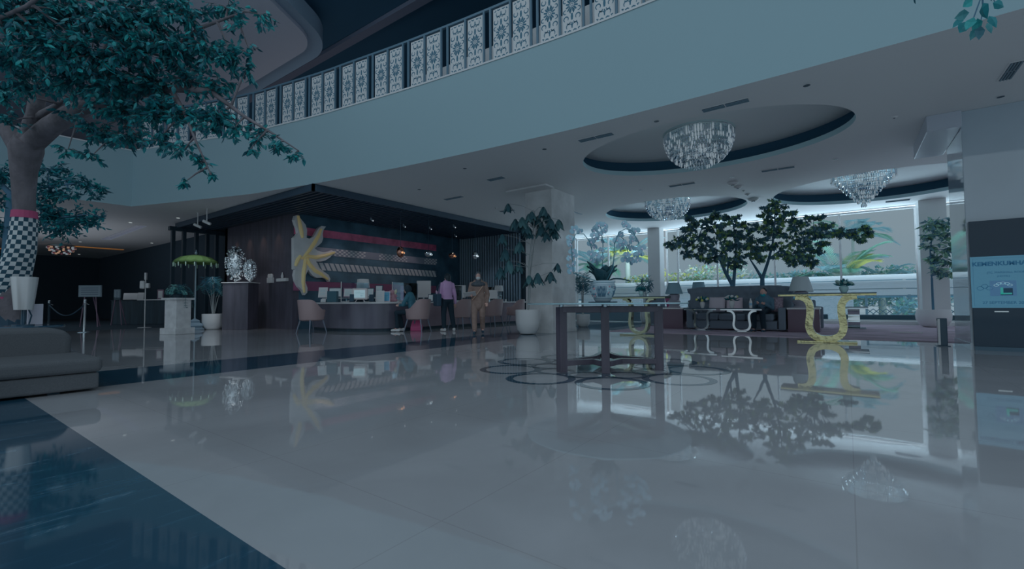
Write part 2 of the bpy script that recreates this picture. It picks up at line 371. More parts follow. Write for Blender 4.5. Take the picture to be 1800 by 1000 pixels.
struct(bh.build('wall_panel_far', mat('olive_wall', (40, 48, 46), rough=0.8, e=0.9), smooth=False))

# --- reception block: brown side wall, banded front wall
br_ = MB(); br_.box(7.5, 7.7, 14.0, 18.9, 0, 3.7); br_.box(7.5, 8.1, 18.7, 18.9, 0, 3.7); struct(br_.build('wall_reception_side', brown_timber, smooth=False))
YF = 14.0
rw = MB(); rw.box(7.7, 15.2, YF, YF+0.2, 0, 3.7, 0)
gloss_dark = noisy(mat('gloss_dark_wall', (24, 44, 58), rough=0.15, e=0.95), 1.5, 0.35)
struct(rw.build('wall_reception_front', gloss_dark, smooth=False))
bd = MB(); X0, X1 = 7.52, 13.68; yb = YF-0.03
bd.box(X0, X1, yb, YF, 3.00, 3.25, 0)
bd.box(X0, X1, yb, YF, 2.40, 2.66, 1)
bd.box(X0, X1, yb, YF, 1.90, 2.15, 2)
bd.box(X0, X1, yb, YF, 1.22, 1.52, 3)
k = 0; x = X0+0.05
while x < X1-0.1:      # slanted battens
    a, b = x, min(x+0.17, X1)
    bd.add([(a, yb-0.004, 2.15), (b-0.03, yb-0.004, 2.15), (b+0.10, yb-0.004, 1.90), (a+0.13, yb-0.004, 1.90)], [(0, 3, 2, 1)], 4); x += 0.195
for (xa, xb) in ((8.9, 10.15), (10.75, 12.05), (13.0, 13.66)):
    i = 0; x = xa
    while x < xb:
        for j in range(4):
            if (i+j) % 2 == 0: bd.add([(x, yb-0.004, 2.42+0.058*j), (x+0.085, yb-0.004, 2.42+0.058*j), (x+0.085, yb-0.004, 2.475+0.058*j), (x, yb-0.004, 2.475+0.058*j)], [(0, 1, 2, 3)], 5)
        x += 0.09; i += 1
struct(bd.build('trim_reception_bands', [noisy(mat('red_band', (104, 38, 58), rough=0.35, e=0.75), 3, 0.35), mat('grey_band', (52, 62, 74), rough=0.4, e=0.8), mat('hatch_back', (34, 48, 60), rough=0.4, e=0.8),
       mat('maroon_band', (58, 36, 56), rough=0.5, e=0.8), mat('batten_paint', (92, 90, 98), rough=0.4, e=0.75), mat('check_tile', (88, 94, 102), rough=0.4, e=0.75)], smooth=False))
# --- timber canopy over the reception
cn = MB(); cn.box(6.2, 15.2, 10.65, 19.75, 3.66, 3.775, 0)
x = 6.3
while x < 15.1:
    cn.box(x, x+0.055, 10.7, 13.75 if x > 7.3 else 19.6, 3.615, 3.66, 1); x += 0.17
cn.box(6.16, 15.2, 10.6, 10.66, 3.60, 3.775, 1); cn.box(6.16, 6.22, 10.6, 19.75, 3.60, 3.775, 1)
struct(cn.build('ceiling_canopy', [dark_timber, mat('canopy_batten', (20, 36, 50), rough=0.45, e=1.3)], smooth=False))
for i, x in enumerate((6.08, 6.42, 6.82, 7.18, 7.5)):
    p = MB(); p.box(x-0.055, x+0.055, 19.6, 19.75, 0, 3.62); struct(p.build('trim_screen_post', dark_timber, smooth=False, bev=0.006))
p = MB(); p.box(5.95, 8.0, 19.58, 19.77, 3.5, 3.64); struct(p.build('trim_screen_beam', dark_timber, smooth=False))

# --- columns
def column(name, x0, x1, y0, y1, mt, cap=None):
    c = MB(); c.box(x0, x1, y0, y1, 0, ZC)
    o = struct(c.build(name, mt, smooth=False, bev=0.008))
    b = MB(); b.box(x0-0.012, x1+0.012, y0-0.012, y1+0.012, 0, 0.10); struct(b.build('baseboard_column', mt, smooth=False))
    return o
column('wall_column', 10.12, 11.36, 6.12, 6.95, col_marble)
column('wall_column', 18.35, 18.9, 6.05, 6.54, mat('window_column', (86, 92, 102), rough=0.4, e=0.6))
column('wall_column', 18.3, 19.0, -2.42, -1.80, mat('window_column', (86, 92, 102)))
cp = MB(); cp.box(9.72, 10.12, 6.05, 7.3, 3.74, ZC); struct(cp.build('trim_column_cap', plaster, smooth=False))
pillar = noisy(mat('mirror_stone', (70, 86, 98), rough=0.04, e=0.9, ior=1.9), 0.8, 0.06)
column('wall_pillar', 10.05, 11.36, -2.45, -1.54, pillar)
cp = MB(); cp.box(9.95, 11.75, -1.54, -1.12, 3.52, ZC); struct(cp.build('trim_pillar_cap', mat('cap_stone', (70, 82, 94), rough=0.3, e=0.8), smooth=False, bev=0.01))

# --- window wall
frame_m = mat('window_frame', (112, 132, 144), rough=0.4, e=0.75)
GL = glassmat('pane_glass')
def window(name, y0, y1, mull):
    f = MB(); X = 19.1; zt = ZC-0.03
    f.box(X-0.04, X+0.04, y0, y1, zt-0.06, zt); f.box(X-0.04, X+0.04, y0, y1, 0.10, 0.15)
    for yy in [y0]+mull+[y1]: f.box(X-0.03, X+0.03, yy-0.03, yy+0.03, 0.1, zt)
    o = struct(f.build(name, frame_m, smooth=False))
    g = MB(); ys = [y0]+mull+[y1]
    for a, b in zip(ys[:-1], ys[1:]): g.box(X-0.006, X+0.006, a+0.03, b-0.03, 0.15, zt-0.06)
    g.build('pane', GL, o, smooth=False)
window('window_1', 6.6, 10.18, [8.6])
window('window_2', -1.8, 6.0, [0.15, 2.1, 4.05, 5.55])
window('window_3', -8.0, -2.42, [-4.2])
cb = MB(); cb.box(18.75, 19.25, -8, 10.2, 0, 0.11); struct(cb.build('trim_window_curb', mat('curb_stone', (84, 98, 110), rough=0.4, e=0.7), smooth=False))

# --- carpet
carpet_m = noisy(mat('plum_carpet', (76, 76, 90), rough=0.95, e=1.0), 1.6, 0.35, detail=5, stretch=(4.0, 0.8, 1))
ca = MB(); ca.box(11.5, 18.7, -6.5, 5.2, 0, 0.012); o = tag(ca.build('carpet', carpet_m, smooth=False), 'plum and grey streaked carpet under the lounge seating by the windows', 'carpet')

# --- outdoors
gr = MB(); gr.box(19.25, 700, -500, 600, -0.35, -0.02); struct(gr.build('ground_outside', noisy(mat('terrace_paving', (120, 142, 152), rough=0.8, e=0.9), 0.5, 0.1), smooth=False))
hill = MB(); N = 60; 
def hl(x0, amp, base, seed):
    vs = []
    for i in range(N+1):
        y = -260+560*i/N
        h = base+amp*(0.5+0.4*noise.noise(Vector((i*0.13+seed, seed, 0))))+amp*0.10*noise.noise(Vector((i*0.9, seed, 3)))+27*math.exp(-((y+95)/42)**2)
        vs += [(x0, y, -2), (x0+10, y, h*0.75), (x0+45, y, h), (x0+110, y, -2)]
    fs = []
    for i in range(N):
        for j in range(3): fs.append((4*i+j, 4*i+4+j, 4*i+5+j, 4*i+1+j))
    hill.add(vs, fs)
hl(330, 20, 1, 4.3)
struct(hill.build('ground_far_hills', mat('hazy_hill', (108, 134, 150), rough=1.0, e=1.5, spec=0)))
# ================================================================ MATERIALS OF THINGS
chrome = mat('chrome', (0.72, 0.78, 0.80), rough=0.08, metal=1, raw=True)
gold = mat('polished_gold', (0.66, 0.60, 0.32), rough=0.12, metal=1, raw=True)
bumpy(gold, 8, 0.5, 0.04)
steel = mat('brushed_steel', (0.45, 0.55, 0.60), rough=0.25, metal=1, raw=True)
black_gloss = mat('black_gloss', (14, 30, 42), rough=0.08, e=0.8)
black_matt = mat('black_matt', (12, 28, 40), rough=0.6, e=0.8)
white_glaze = mat('white_glaze', (.86, .86, .86), rough=0.25, raw=True)
white_plain = mat('white_plain', (112, 132, 144), rough=0.6, e=0.9)
shade_m = mat('lamp_shade_fabric', (96, 96, 104), rough=0.9, e=0.8)
dark_shade = mat('dark_lamp_shade', (54, 78, 92), rough=0.9, e=0.9)
walnut = noisy(mat('walnut', (50, 44, 58), rough=0.3, e=0.8), 5, 0.3, stretch=(1, 1, 0.15))
leather = mat('tan_leather', (70, 67, 73), rough=0.45, e=1.0)
soil_m = mat('soil', (30, 38, 44), rough=1.0, e=0.6)
sofa_m = bumpy(noisy(mat('sofa_fabric', (50, 59, 67), rough=0.95, e=1.9), 120, 0.10), 260, 0.25, 0.004)
bark_m = bumpy(noisy(mat('bark', (54, 58, 66), rough=0.9, e=1.3), 6, 0.3, stretch=(1, 1, 0.3)), 14, 0.5, 0.03)
dark_bark = mat('dark_bark', (22, 42, 56), rough=0.9, e=0.6)
LG = [mat('leaf_deep', (4, 55, 64), rough=0.5, e=0.85), mat('leaf_teal', (8, 68, 74), rough=0.45, e=0.9), mat('leaf_mid', (16, 56, 64), rough=0.5, e=0.85), mat('leaf_pale', (32, 84, 92), rough=0.45, e=1.0), mat('leaf_dark', (8, 40, 51), rough=0.5, e=0.9)]
LD = [mat('maple_dark', (22, 46, 58), rough=0.6, e=0.8), mat('maple_green', (40, 66, 58), rough=0.6, e=0.85), mat('maple_olive', (58, 82, 50), rough=0.6, e=0.9)]

# ================================================================ PLANT HELPERS
def leaf(mb, p, d, L_, w, mi, roll=None):
    d = d.normalized(); u = d.cross(Vector((0, 0, 1)))
    if u.length < 0.05: u = Vector((1, 0, 0))
    u.normalize(); nrm = u.cross(d); r = random.uniform(-1.1, 1.1) if roll is None else roll
    u2 = u*math.cos(r)+nrm*math.sin(r); n2 = d.cross(u2)
    v = [p, p+d*L_*0.30+u2*w*0.5, p+d*L_*0.30-u2*w*0.5, p+d*L_*0.62+u2*w*0.40-n2*L_*0.03, p+d*L_*0.62-u2*w*0.40-n2*L_*0.03, p+d*L_-n2*L_*0.10, p+d*L_*0.30+n2*w*0.14, p+d*L_*0.62+n2*w*0.08]
    mb.add(v, [(0, 6, 1), (0, 2, 6), (1, 6, 7, 3), (6, 2, 4, 7), (3, 7, 5), (7, 4, 5)], mi)
def maple(mb, p, d, L_, mi):
    d = d.normalized(); u = d.cross(Vector((random.uniform(-1, 1), random.uniform(-1, 1), 0.3))).normalized()
    v = [p]
    for a, r in ((-150, .35), (-110, .85), (-85, .4), (-50, .95), (-28, .45), (0, 1.05), (28, .45), (50, .95), (85, .4), (110, .85), (150, .35)):
        v.append(p+d*(0.35*L_)+(d*math.cos(R(a))+u*math.sin(R(a)))*r*L_*0.6)
    mb.add(v, [(0, i, i+1) for i in range(1, 11)], mi)
def tree(name, label, cat, base, trunk, limbs, blobs, leafsize, mats, kind='oval', bark=bark_m, group=None, wts=None, droop=0.7):
    """trunk and limbs: lists of (point, radius) in the world; blobs: (centre, radii, twigs, leaves per twig)"""
    b = Vector(base); t = thing(name, label, cat, base, 0, group)
    mb = MB()
    if trunk: mb.tube([Vector(p)-b for p, r in trunk], [r for p, r in trunk], 14); mb.build('trunk', bark, t, ang=70)
    lb = MB(); nodes = []
    for l in limbs:
        pts = [Vector(p)-b for p, r in l]
        lb.tube(pts, [r for p, r in l], 8)
        for i in range(len(pts)-1):
            for k in range(5): nodes.append(pts[i].lerp(pts[i+1], k/5))
        nodes.append(pts[-1])
    fo = MB()
    for c, rad, ntw, nlf in blobs:
        c = Vector(c)-b; rad = Vector(rad)
        nodes_s = sorted(nodes, key=lambda q: (q-c).length)
        a = nodes_s[0] if nodes_s else c
        if (a-c).length > 0.02: lb.tube([a, a.lerp(c, .5)+Vector((0, 0, .04*(a-c).length)), c], [.012*leafsize/0.08+.004, .009, .005], 5)
        for k in range(ntw):
            dv = Vector((random.gauss(0, 1), random.gauss(0, 1), random.gauss(0, 0.8))).normalized()
            end = c+Vector((dv.x*rad.x, dv.y*rad.y, dv.z*rad.z))*random.uniform(0.55, 1.05)
            st_ = c.lerp(end, random.uniform(0.0, 0.3))
            mid = st_.lerp(end, 0.5)+Vector((0, 0, 0.06*rad.z))
            lb.tube([st_, mid, end], [.004, .003, .0015], 4, cap=False)
            for j in range(nlf):
                s = (j+random.random())/nlf; q = st_.lerp(mid, s*2) if s < .5 else mid.lerp(end, s*2-1)
                dd = (end-st_).normalized()*0.5+Vector((random.gauss(0, .55), random.gauss(0, .55), random.gauss(0, .35)-droop))
                ls = leafsize*random.uniform(0.65, 1.15); mi = random.choices(range(len(mats)), weights=wts)[0]
                if kind == 'oval': leaf(fo, q, dd, ls, ls*0.46, mi)
                else: maple(fo, q, dd, ls, mi)
    if lb.v: lb.build('branches', bark, t, ang=70)
    fo.build('foliage', mats, t, smooth=False)
    return t
def pot_profile(r, h, belly=1.0, foot=0.6):
    return [(r*foot, 0), (r*foot*1.15, h*0.03), (r*belly*0.94, h*0.25), (r*belly, h*0.5), (r*belly*0.99, h*0.75), (r, h*0.97), (r*0.99, h), (r*0.90, h), (r*0.88, h*0.93)]

# ================================================================ BALCONY RAILING
white_panel = mat('railing_panel_paint', (0.84, 0.84, 0.84), rough=0.5, raw=True)
cut_m = mat('panel_recess', (26, 54, 70), rough=0.7, e=1.0)
def arc_pts(cx, cy, r, a0, a1, n=8): return [(cx+r*math.cos(R(a0+(a1-a0)*i/n)), cy+r*math.sin(R(a0+(a1-a0)*i/n))) for i in range(n+1)]
def stroke(mb, pts, w, y, mi, taper=True):
    """flat tapering stroke in the xz plane at depth y"""
    vs = []; n = len(pts)
    for i, (x, z) in enumerate(pts):
        a = pts[max(i-1, 0)]; b = pts[min(i+1, n-1)]; d = Vector((b[0]-a[0], b[1]-a[1])); d = d.normalized() if d.length else Vector((1, 0))
        t = (0.35+0.65*math.sin(PI*min(1, max(0, (i+.5)/n)))) if taper else 1
        ww_ = w*t*(0.66 if mi == 1 and len(pts) > 2 and taper else .5); vs += [(x-d.y*ww_, y, z+d.x*ww_), (x+d.y*ww_, y, z-d.x*ww_)]
    mb.add(vs, [(2*i, 2*i+1, 2*i+3, 2*i+2) for i in range(n-1)], mi)
def railing_panel(parent):
    mb = MB(); w, h = 0.37, 1.0
    mb.box(-w/2, w/2, -0.008, 0.008, 0, h, 0)
    for y in (-0.0092, 0.0092):
        for sx_ in (-1, 1):
            for zz, f in ((0, 1), (h, -1)):
                P = lambda l: [(sx_*x, zz+f*z) for x, z in l]
                stroke(mb, P(arc_pts(0.115, 0.27, 0.045, -60, 220)), 0.018, y, 1)
                stroke(mb, P(arc_pts(0.06, 0.12, 0.05, 160, -40)), 0.016, y, 1)
                stroke(mb, P([(0.03, 0.20), (0.055, 0.16), (0.10, 0.185)]), 0.018, y, 1)
                stroke(mb, P([(0.15, 0.06), (0.12, 0.05), (0.13, 0.03)]), 0.02, y, 1)
                stroke(mb, P(arc_pts(0.13, 0.40, 0.035, 120, -120)), 0.016, y, 1)
                stroke(mb, P([(0.03, 0.35), (0.05, 0.40), (0.03, 0.43)]), 0.014, y, 1)
                stroke(mb, P([(0.02, 0.03), (0.05, 0.045), (0.09, 0.03)]), 0.02, y, 1)
        for zz, f in ((0, 1), (h, -1)):
            stroke(mb, [(0, zz+f*0.23), (0, zz+f*0.29), (0, zz+f*0.35)], 0.035, y, 1)
            stroke(mb, [(0, zz+f*0.08), (0, zz+f*0.13), (0, zz+f*0.19)], 0.022, y, 1)
        for k in range(12):
            a = R(15+30*k); 
            stroke(mb, [(0.045*math.cos(a), h/2+0.045*math.sin(a)), (0.085*math.cos(a), h/2+0.095*math.sin(a)), (0.12*math.cos(a), h/2+0.14*math.sin(a))], 0.026, y, 1)
        stroke(mb, arc_pts(0, h/2, 0.026, 0, 330, 10), 0.012, y, 1, False)
    return mb.build('panel', [white_panel, cut_m], parent, smooth=False)
ARC = []; s_ = 0
for i in range(len(EDGE)):
    if i: s_ += math.dist(EDGE[i], EDGE[i-1])
    ARC.append(s_)
def on_edge(s):
    for i in range(len(ARC)-1):
        if ARC[i] <= s <= ARC[i+1]:
            t = (s-ARC[i])/(ARC[i+1]-ARC[i]); a, b = EDGE[i], EDGE[i+1]
            return (a[0]+(b[0]-a[0])*t, a[1]+(b[1]-a[1])*t), math.atan2(b[1]-a[1], b[0]-a[0])
def s_of_y(y):
    for i in range(len(EDGE)-1):
        if EDGE[i][1] <= y <= EDGE[i+1][1]: return ARC[i]+(ARC[i+1]-ARC[i])*(y-EDGE[i][1])/(EDGE[i+1][1]-EDGE[i][1])
rail = thing('balcony_railing', 'long curved balcony railing of white ornamental cut-out panels between dark posts along the upper floor', 'railing', (6.9, 4, ZT))
proto = None
starts = [17.1, 16.1, 15.04, 13.98, 12.92, 11.86, 10.82, 9.74, 8.68, 7.61, 6.53, 5.46, 4.41, 3.35, 2.29, 1.23]
post_m = mat('railing_post_paint', (34, 54, 68), rough=0.4, e=0.85)
def place(o, s, z):
    (x, y), a = on_edge(s); o.location = (x+0.07-6.9, y-4, z); o.rotation_euler = (0, 0, a)
ppost = None
for y0 in starts:
    s0 = s_of_y(y0)
    for q in (s0-0.19, s0-0.64):
        if proto is None: proto = railing_panel(rail); o = proto
        else: o = proto.copy(); C.objects.link(o)
        place(o, q, 0.03)
    for q in (s0-0.415, s0+0.045, s0-0.875):
        if ppost is None:
            mb = MB(); mb.box(-0.018, 0.018, 0.012, 0.05, 0.0, 1.06); ppost = mb.build('post', post_m, rail, smooth=False); o = ppost
        else: o = ppost.copy(); C.objects.link(o)
        place(o, q, 0.0)
tr = MB(); rp = [Vector((on_edge(s_of_y(17.3)-i*0.35)[0][0]+0.07-6.9, on_edge(s_of_y(17.3)-i*0.35)[0][1]-4, 1.085)) for i in range(52)]
for i in range(len(rp)-1): tr.bar(rp[i], rp[i+1]+(rp[i+1]-rp[i])*0.02, 0.06, 0.045)
tr.build('top_rail', post_m, rail, smooth=False)

# ================================================================ CEILING FIXTURES
def chandelier(name, label, loc, r, h, tip=False):
    t = thing(name, label, 'chandelier', loc)
    mb = MB(); mb.lathe([(r*1.0, -0.03), (r*1.02, 0.0)], n=40); mb.build('ceiling_plate', mat('chandelier_plate', (70, 88, 100), rough=0.3, e=0.7), t)
    tiers = 9
    for k in range(tiers):
        f = k/(tiers-1)
        rr = r*(1-f)*0.97+0.05 if tip else r*math.sqrt(max(0.03, 1-(f*0.93)**2))*0.98
        z = -0.04-h*f*0.80; L_ = 0.15 if k == 0 else 0.105
        c = MB(); n = max(8, int(rr*TAU/0.052))
        for j in range(n):
            a = TAU*(j+0.5*(k % 2))/n; x, y = rr*math.cos(a), rr*math.sin(a); w = 0.017; zz = z-random.uniform(0, 0.012)
            ca_, sa_ = math.cos(a), math.sin(a)
            def P(dx, dz): return (x-sa_*dx, y+ca_*dx, zz+dz)
            def Q(dx, dz): return (x+ca_*dx, y+sa_*dx, zz+dz)
            c.add([P(0, 0), P(w, -.03), Q(w, -.03), P(-w, -.03), Q(-w, -.03), P(w, -L_+.03), Q(w, -L_+.03), P(-w, -L_+.03), Q(-w, -L_+.03), P(0, -L_)],
                  [(0, 1, 2), (0, 2, 3), (0, 3, 4), (0, 4, 1), (1, 5, 6, 2), (2, 6, 7, 3), (3, 7, 8, 4), (4, 8, 5, 1), (5, 9, 6), (6, 9, 7), (7, 9, 8), (8, 9, 5)], random.choice((0, 0, 1)))
        rg_ = MB(); 
        c.tube([(rr*math.cos(TAU*i/32), rr*math.sin(TAU*i/32), z+0.004) for i in range(33)], 0.006, 4, mi=2, cap=False)
        c.build('crystal_tier', [crystal, crystal2, chrome], t, smooth=False)
    return t
crystal = glassmat('crystal', (0.80, 0.88, 0.92), 0.55)
crystal2 = mat('crystal_bright', (150, 168, 176), rough=0.08, e=0.8, spec=1.0, em=(.5, .62, .7), ems=0.22)
chandelier('chandelier', 'largest bowl-shaped crystal chandelier, in the nearest oval ceiling recess', (9.45, 2.30, 4.14), 0.66, 0.68)
chandelier('chandelier', 'bowl-shaped crystal chandelier in the farther oval recess, left of the others', (15.2, 4.72, 4.14), 0.72, 0.62)
chandelier('chandelier', 'pointed crystal chandelier in the oval recess behind the mirrored pillar', (15.15, -0.42, 4.14), 0.66, 0.95, tip=True)
def wall_glow_chandelier():
    t = thing('chandelier', 'small warm glowing chandelier far back beyond the foreground tree', 'chandelier', (5.0, 31.0, 3.75))
    mb = MB(); mb.lathe([(0.06, -0.06), (0.5, -0.04), (0.5, 0.0)], n=20); mb.build('ceiling_plate', steel, t)
    for k, (rr, z) in enumerate(((0.5, -0.12), (0.42, -0.25), (0.3, -0.38))):
        c = MB()
        for j in range(int(rr*30)):
            a = TAU*j/int(rr*30); c.obox((rr*math.cos(a), rr*math.sin(a), z), (0.07, 0.07, 0.08), a, j % 3)
        c.build('glass_tier', [emis('warm_glass%d' % k, (0.5, 0.30, 0.2), 0.5), crystal2, mat('rose_glass', (110, 62, 74), rough=0.2)], t, smooth=False)
wall_glow_chandelier()
dark_hole = mat('fixture_dark', (12, 26, 36), rough=0.5, e=0.8)
vent_frame = mat('vent_frame_paint', (96, 112, 122), rough=0.6, e=0.8)
def vent(a, b, wdt, label, two=True, slats=3):
    a = Vector((*a, ZC)); b = Vector((*b, ZC)); c = (a+b)/2; d = (b-a); ln = d.length; ang = math.atan2(d.y, d.x)
    t = thing('ceiling_vent', label, 'vent', c, ang, 'air vents in the lower ceiling')
    f = MB(); f.box(-ln/2, ln/2, -wdt/2, wdt/2, -0.008, -0.001); f.build('frame', vent_frame, t, smooth=False)
    s = MB(); hw = wdt/2-0.02
    for (x0, x1) in (((-ln/2+.02, -.01), (.01, ln/2-.02)) if two else ((-ln/2+.02, ln/2-.02),)):
        s.box(x0, x1, -hw, hw, -0.011, -0.008, 0)
        for k in range(slats): 
            yy = -hw+(k+.5)*2*hw/slats; s.obox(((x0+x1)/2, yy, -0.014), (x1-x0, 0.008, 0.012), mi=1, rx=0.6)
    s.build('slats', [dark_hole, mat('vent_slat', (44, 62, 74), rough=0.5, e=0.8)], t, smooth=False)
vent((7.5, 1.77), (7.49, 1.08), 0.17, 'long double slot air vent beside the nearest oval recess')
vent((7.53, 3.95), (7.54, 3.26), 0.17, 'double slot air vent left of the nearest oval recess')
vent((8.6, 7.0), (8.6, 6.5), 0.2, 'air vent between the balcony edge and the plant column', slats=4)
vent((9.45, 9.3), (9.45, 8.6), 0.17, 'air vent above the reception canopy edge')
vent((11.94, 3.66), (11.94, 3.0), 0.15, 'slot air vent between the near and far oval recesses')
vent((11.86, 1.53), (11.88, 0.85), 0.15, 'slot air vent right behind the nearest oval recess')
vent((8.95, -1.82), (8.33, -1.82), 0.16, 'slatted air vent by the top right corner of the picture', slats=4)
vent((11.8, 9.1), (11.85, 8.55), 0.15, 'air vent behind the top leaves of the umbrella plant')
vent((16.4, 2.2), (16.4, 1.4), 0.14, 'slot air vent between the two farther recesses')
vent((17.9, -1.0), (17.9, -1.6), 0.22, 'short slatted vent by the window column', two=False, slats=4)
vent((13.3, 7.2), (13.9, 7.2), 0.12, 'slot air vent beside the far left recess', two=False, slats=2)
dl_proto = None
def downlight(px, py, label, lit=False, r=0.055):
    x, y = Z(px, py, ZC); t = thing('downlight', label, 'ceiling light', (x, y, ZC), 0, 'recessed downlights')
    f = MB(); annulus(f, 0, 0, r*0.8, r*1.25, -0.004, n=20); f.build('trim_ring', vent_frame, t, smooth=False)
    g = MB(); g.lathe([(r*0.8, -0.0045), (r*0.8, -0.0025)], n=16); g.build('lens', emis('lit_lens_%d' % px, (0.45, 0.5, 0.5), 1.2) if lit else dark_hole, t, smooth=False)
for px, py, lb, lit in ((1418, 150, 'unlit downlight between the balcony edge and the long vent', 0), (1154, 213, 'unlit downlight left of the nearest oval recess', 0), (957, 262, 'unlit downlight above the plant column', 0),
                   (817, 296, 'unlit downlight above the reception canopy', 0), (737, 333, 'leftmost unlit downlight above the reception canopy', 0), (1759, 170, 'unlit downlight above the mirrored pillar', 0),
                   (1468, 280, 'downlight between the near recess and the right recess', 0), (1287, 311, 'small downlight under the rim of the nearest recess', 0), (1126, 334, 'small downlight by the far left recess', 0), (908, 340, 'small downlight near the plant column', 0),
                   (313, 383, 'lit downlight at the left end of the reception canopy', 1), (229, 391, 'lit downlight near the pale ceiling slot', 1), (141, 425, 'lit downlight behind the tree leaves', 1), (267, 427, 'lit downlight near the dark screen posts', 1),
                   (181, 454, 'lit downlight far back above the stanchions', 1), (256, 458, 'lit downlight far back left of the screen posts', 1), (139, 447, 'lit downlight between the small chandelier and the ceiling slot', 1)):
    downlight(px, py, lb, lit, 0.055 if px > 600 else 0.07)
def ceiling_dome(px, py, r, name, label, cat):
    x, y = Z(px, py, ZC); t = thing(name, label, cat, (x, y, ZC))
    g = MB(); g.lathe([(r*.5, -r*.5), (r*.85, -r*.3), (r, -0.001)], n=16); g.build('cover', vent_frame, t)
    g = MB(); g.lathe([(r*.3, -r*.6), (r*.35, -r*.45)], n=10); g.build('sensor', dark_hole, t)
ceiling_dome(1288, 321, 0.13, 'speaker_cover', 'round ceiling speaker between the three recesses', 'speaker')
ceiling_dome(1297, 328, 0.10, 'smoke_detector', 'white smoke detector behind the round ceiling speaker', 'smoke detector')
ceiling_dome(1324, 349, 0.16, 'speaker_cover', 'round ceiling speaker above the lounge trees', 'speaker')
ceiling_dome(1314, 341, 0.07, 'smoke_detector', 'small smoke detector above the lounge trees', 'smoke detector')
ceiling_dome(1572, 205, 0.05, 'sprinkler_head', 'sprinkler head on the ceiling right of the nearest recess', 'sprinkler')
ceiling_dome(871, 365, 0.05, 'sprinkler_head', 'sprinkler head beside the umbrella plant top', 'sprinkler')
ceiling_dome(1307, 335, 0.04, 'sprinkler_head', 'sprinkler head between the smoke detectors', 'sprinkler')
def track_spot(px, py, label):
    x, y = Z(px, py, 3.78); t = thing('spotlight', label, 'spotlight', (x, y, ZC), 0, 'cylinder spotlights beside the canopy')
    g = MB(); g.tube([(0, 0, 0), (0, 0, -0.42)], 0.015, 8); g.lathe([(0.05, -0.01), (0.05, 0)], n=12); g.build('stem', white_plain, t)
    g = MB(); g.tube([(-0.08, 0.07, -0.38), (0.08, -0.07, -0.48)], 0.045, 14); g.build('lamp_head', white_plain, t)
track_spot(348, 374, 'white cylinder spotlight on a stem, the left one of the pair')
track_spot(364, 367, 'white cylinder spotlight on a stem, the right one of the pair')
spot_em = emis('spot_glow', (0.75, 0.8, 0.85), 0.9)
for px, py, lb in ((586, 398, 'leftmost bright spot lamp under the reception canopy'), (644, 409, 'middle bright spot lamp under the reception canopy'), (690, 412, 'third bright spot lamp under the reception canopy'),
                   (652, 386, 'small spot lamp close to the canopy edge'), (709, 397, 'small spot lamp left of the centre of the canopy'), (755, 401, 'small spot lamp above the copper pendants'), (797, 398, 'small spot lamp near the canopy front edge'), (799, 414, 'small spot lamp above the third pendant')):
    x, y = Z(px, py, 3.55); x = min(x, 15); t = thing('spot_lamp', lb, 'spotlight', (x, y, 3.615), 0, 'spot lamps under the reception canopy')
    big = 'bright' in lb
    g = MB(); g.tube([(0, 0, 0), (0, 0, -0.06)], 0.02, 8); g.tube([(0, 0, -0.05), (0.03, -0.06, -0.10)], 0.035, 10); g.build('lamp_body', mat('spot_body', (60, 76, 88), rough=0.4), t)
    g = MB(); g.ell((0.036, -0.07, -0.11), 0.04 if big else 0.014); g.build('bulb', spot_em, t)
# lamps that do light the place
spot_light('lobby_spot', (5.3, 15.6, 3.72), 45, (0.85, 0.93, 1.0), 80)
for dx in (-.2, .25): spot_light('sculpture_spot', (6.3+dx, 15.0, 3.3), 40, (0.9, 0.95, 1.0), 40, rot=(R(28), 0, R(-25)))
for x, y in ((8.9, 13.1), (10.4, 13.1), (12.0, 13.1)): spot_light('band_spot', (x, y, 3.45), 7, (1.0, 0.72, 0.75), 70, rot=(R(28), 0, 0))
for y in (14.9, 15.9, 16.9, 17.9): spot_light('wall_washer', (7.2, y, 3.5), 5, (1.0, 0.55, 0.30), 50, rot=(0, R(-12), 0))
for x, y in ((9.2, 11.2), (12.0, 11.2), (13.9, 11.6)): spot_light('desk_spot', (x, y, 3.55), 22, (0.75, 0.88, 1.0), 100)

# ================================================================ SUN SCULPTURE
pts = [(905, 300), (922, 286), (934, 268), (930, 240), (918, 210), (908, 180), (918, 150), (935, 128), (942, 160), (962, 184), (985, 212), (995, 250), (992, 300), (1012, 306), (1040, 292), (1058, 262), (1072, 236), (1092, 220), (1122, 224), (1106, 246), (1100, 275), (1103, 305), (1094, 332), (1072, 352), (1046, 371), (1065, 386), (1100, 397), (1130, 396), (1160, 384), (1197, 400), (1172, 408), (1150, 432), (1120, 452), (1085, 461), (1056, 458), (1062, 484), (1086, 512), (1112, 531), (1140, 551), (1152, 577), (1146, 598), (1130, 577), (1100, 569), (1062, 571), (1034, 556), (1014, 531), (1003, 514), (986, 552), (984, 600), (998, 640), (996, 670), (978, 688), (964, 656), (938, 630), (918, 592), (910, 552), (917, 516), (906, 511)]
sunp = [(atY(280+u/3.845, 340+v/3.845, 13.86)) for u, v in pts]; sunp = [(p[0], p[1], min(p[2], 3.59)) for p in sunp]
mb = MB(); n = len(sunp); ys = (13.82, 13.97)
bm = bmesh.new(); vv = [bm.verts.new((p[0], ys[0], p[2])) for p in sunp]; es = [bm.edges.new((vv[i], vv[(i+1) % n])) for i in range(n)]
bmesh.ops.triangle_fill(bm, use_beauty=True, edges=es, normal=(0, -1, 0)); bm.verts.ensure_lookup_table(); bm.verts.index_update()
tri = [tuple(v.index for v in f.verts) for f in bm.faces]
coords = [v.co.copy() for v in bm.verts]; bm.free()
mb.add(coords, tri); mb.add([(c.x, ys[1], c.z) for c in coords], [t_[::-1] for t_ in tri])
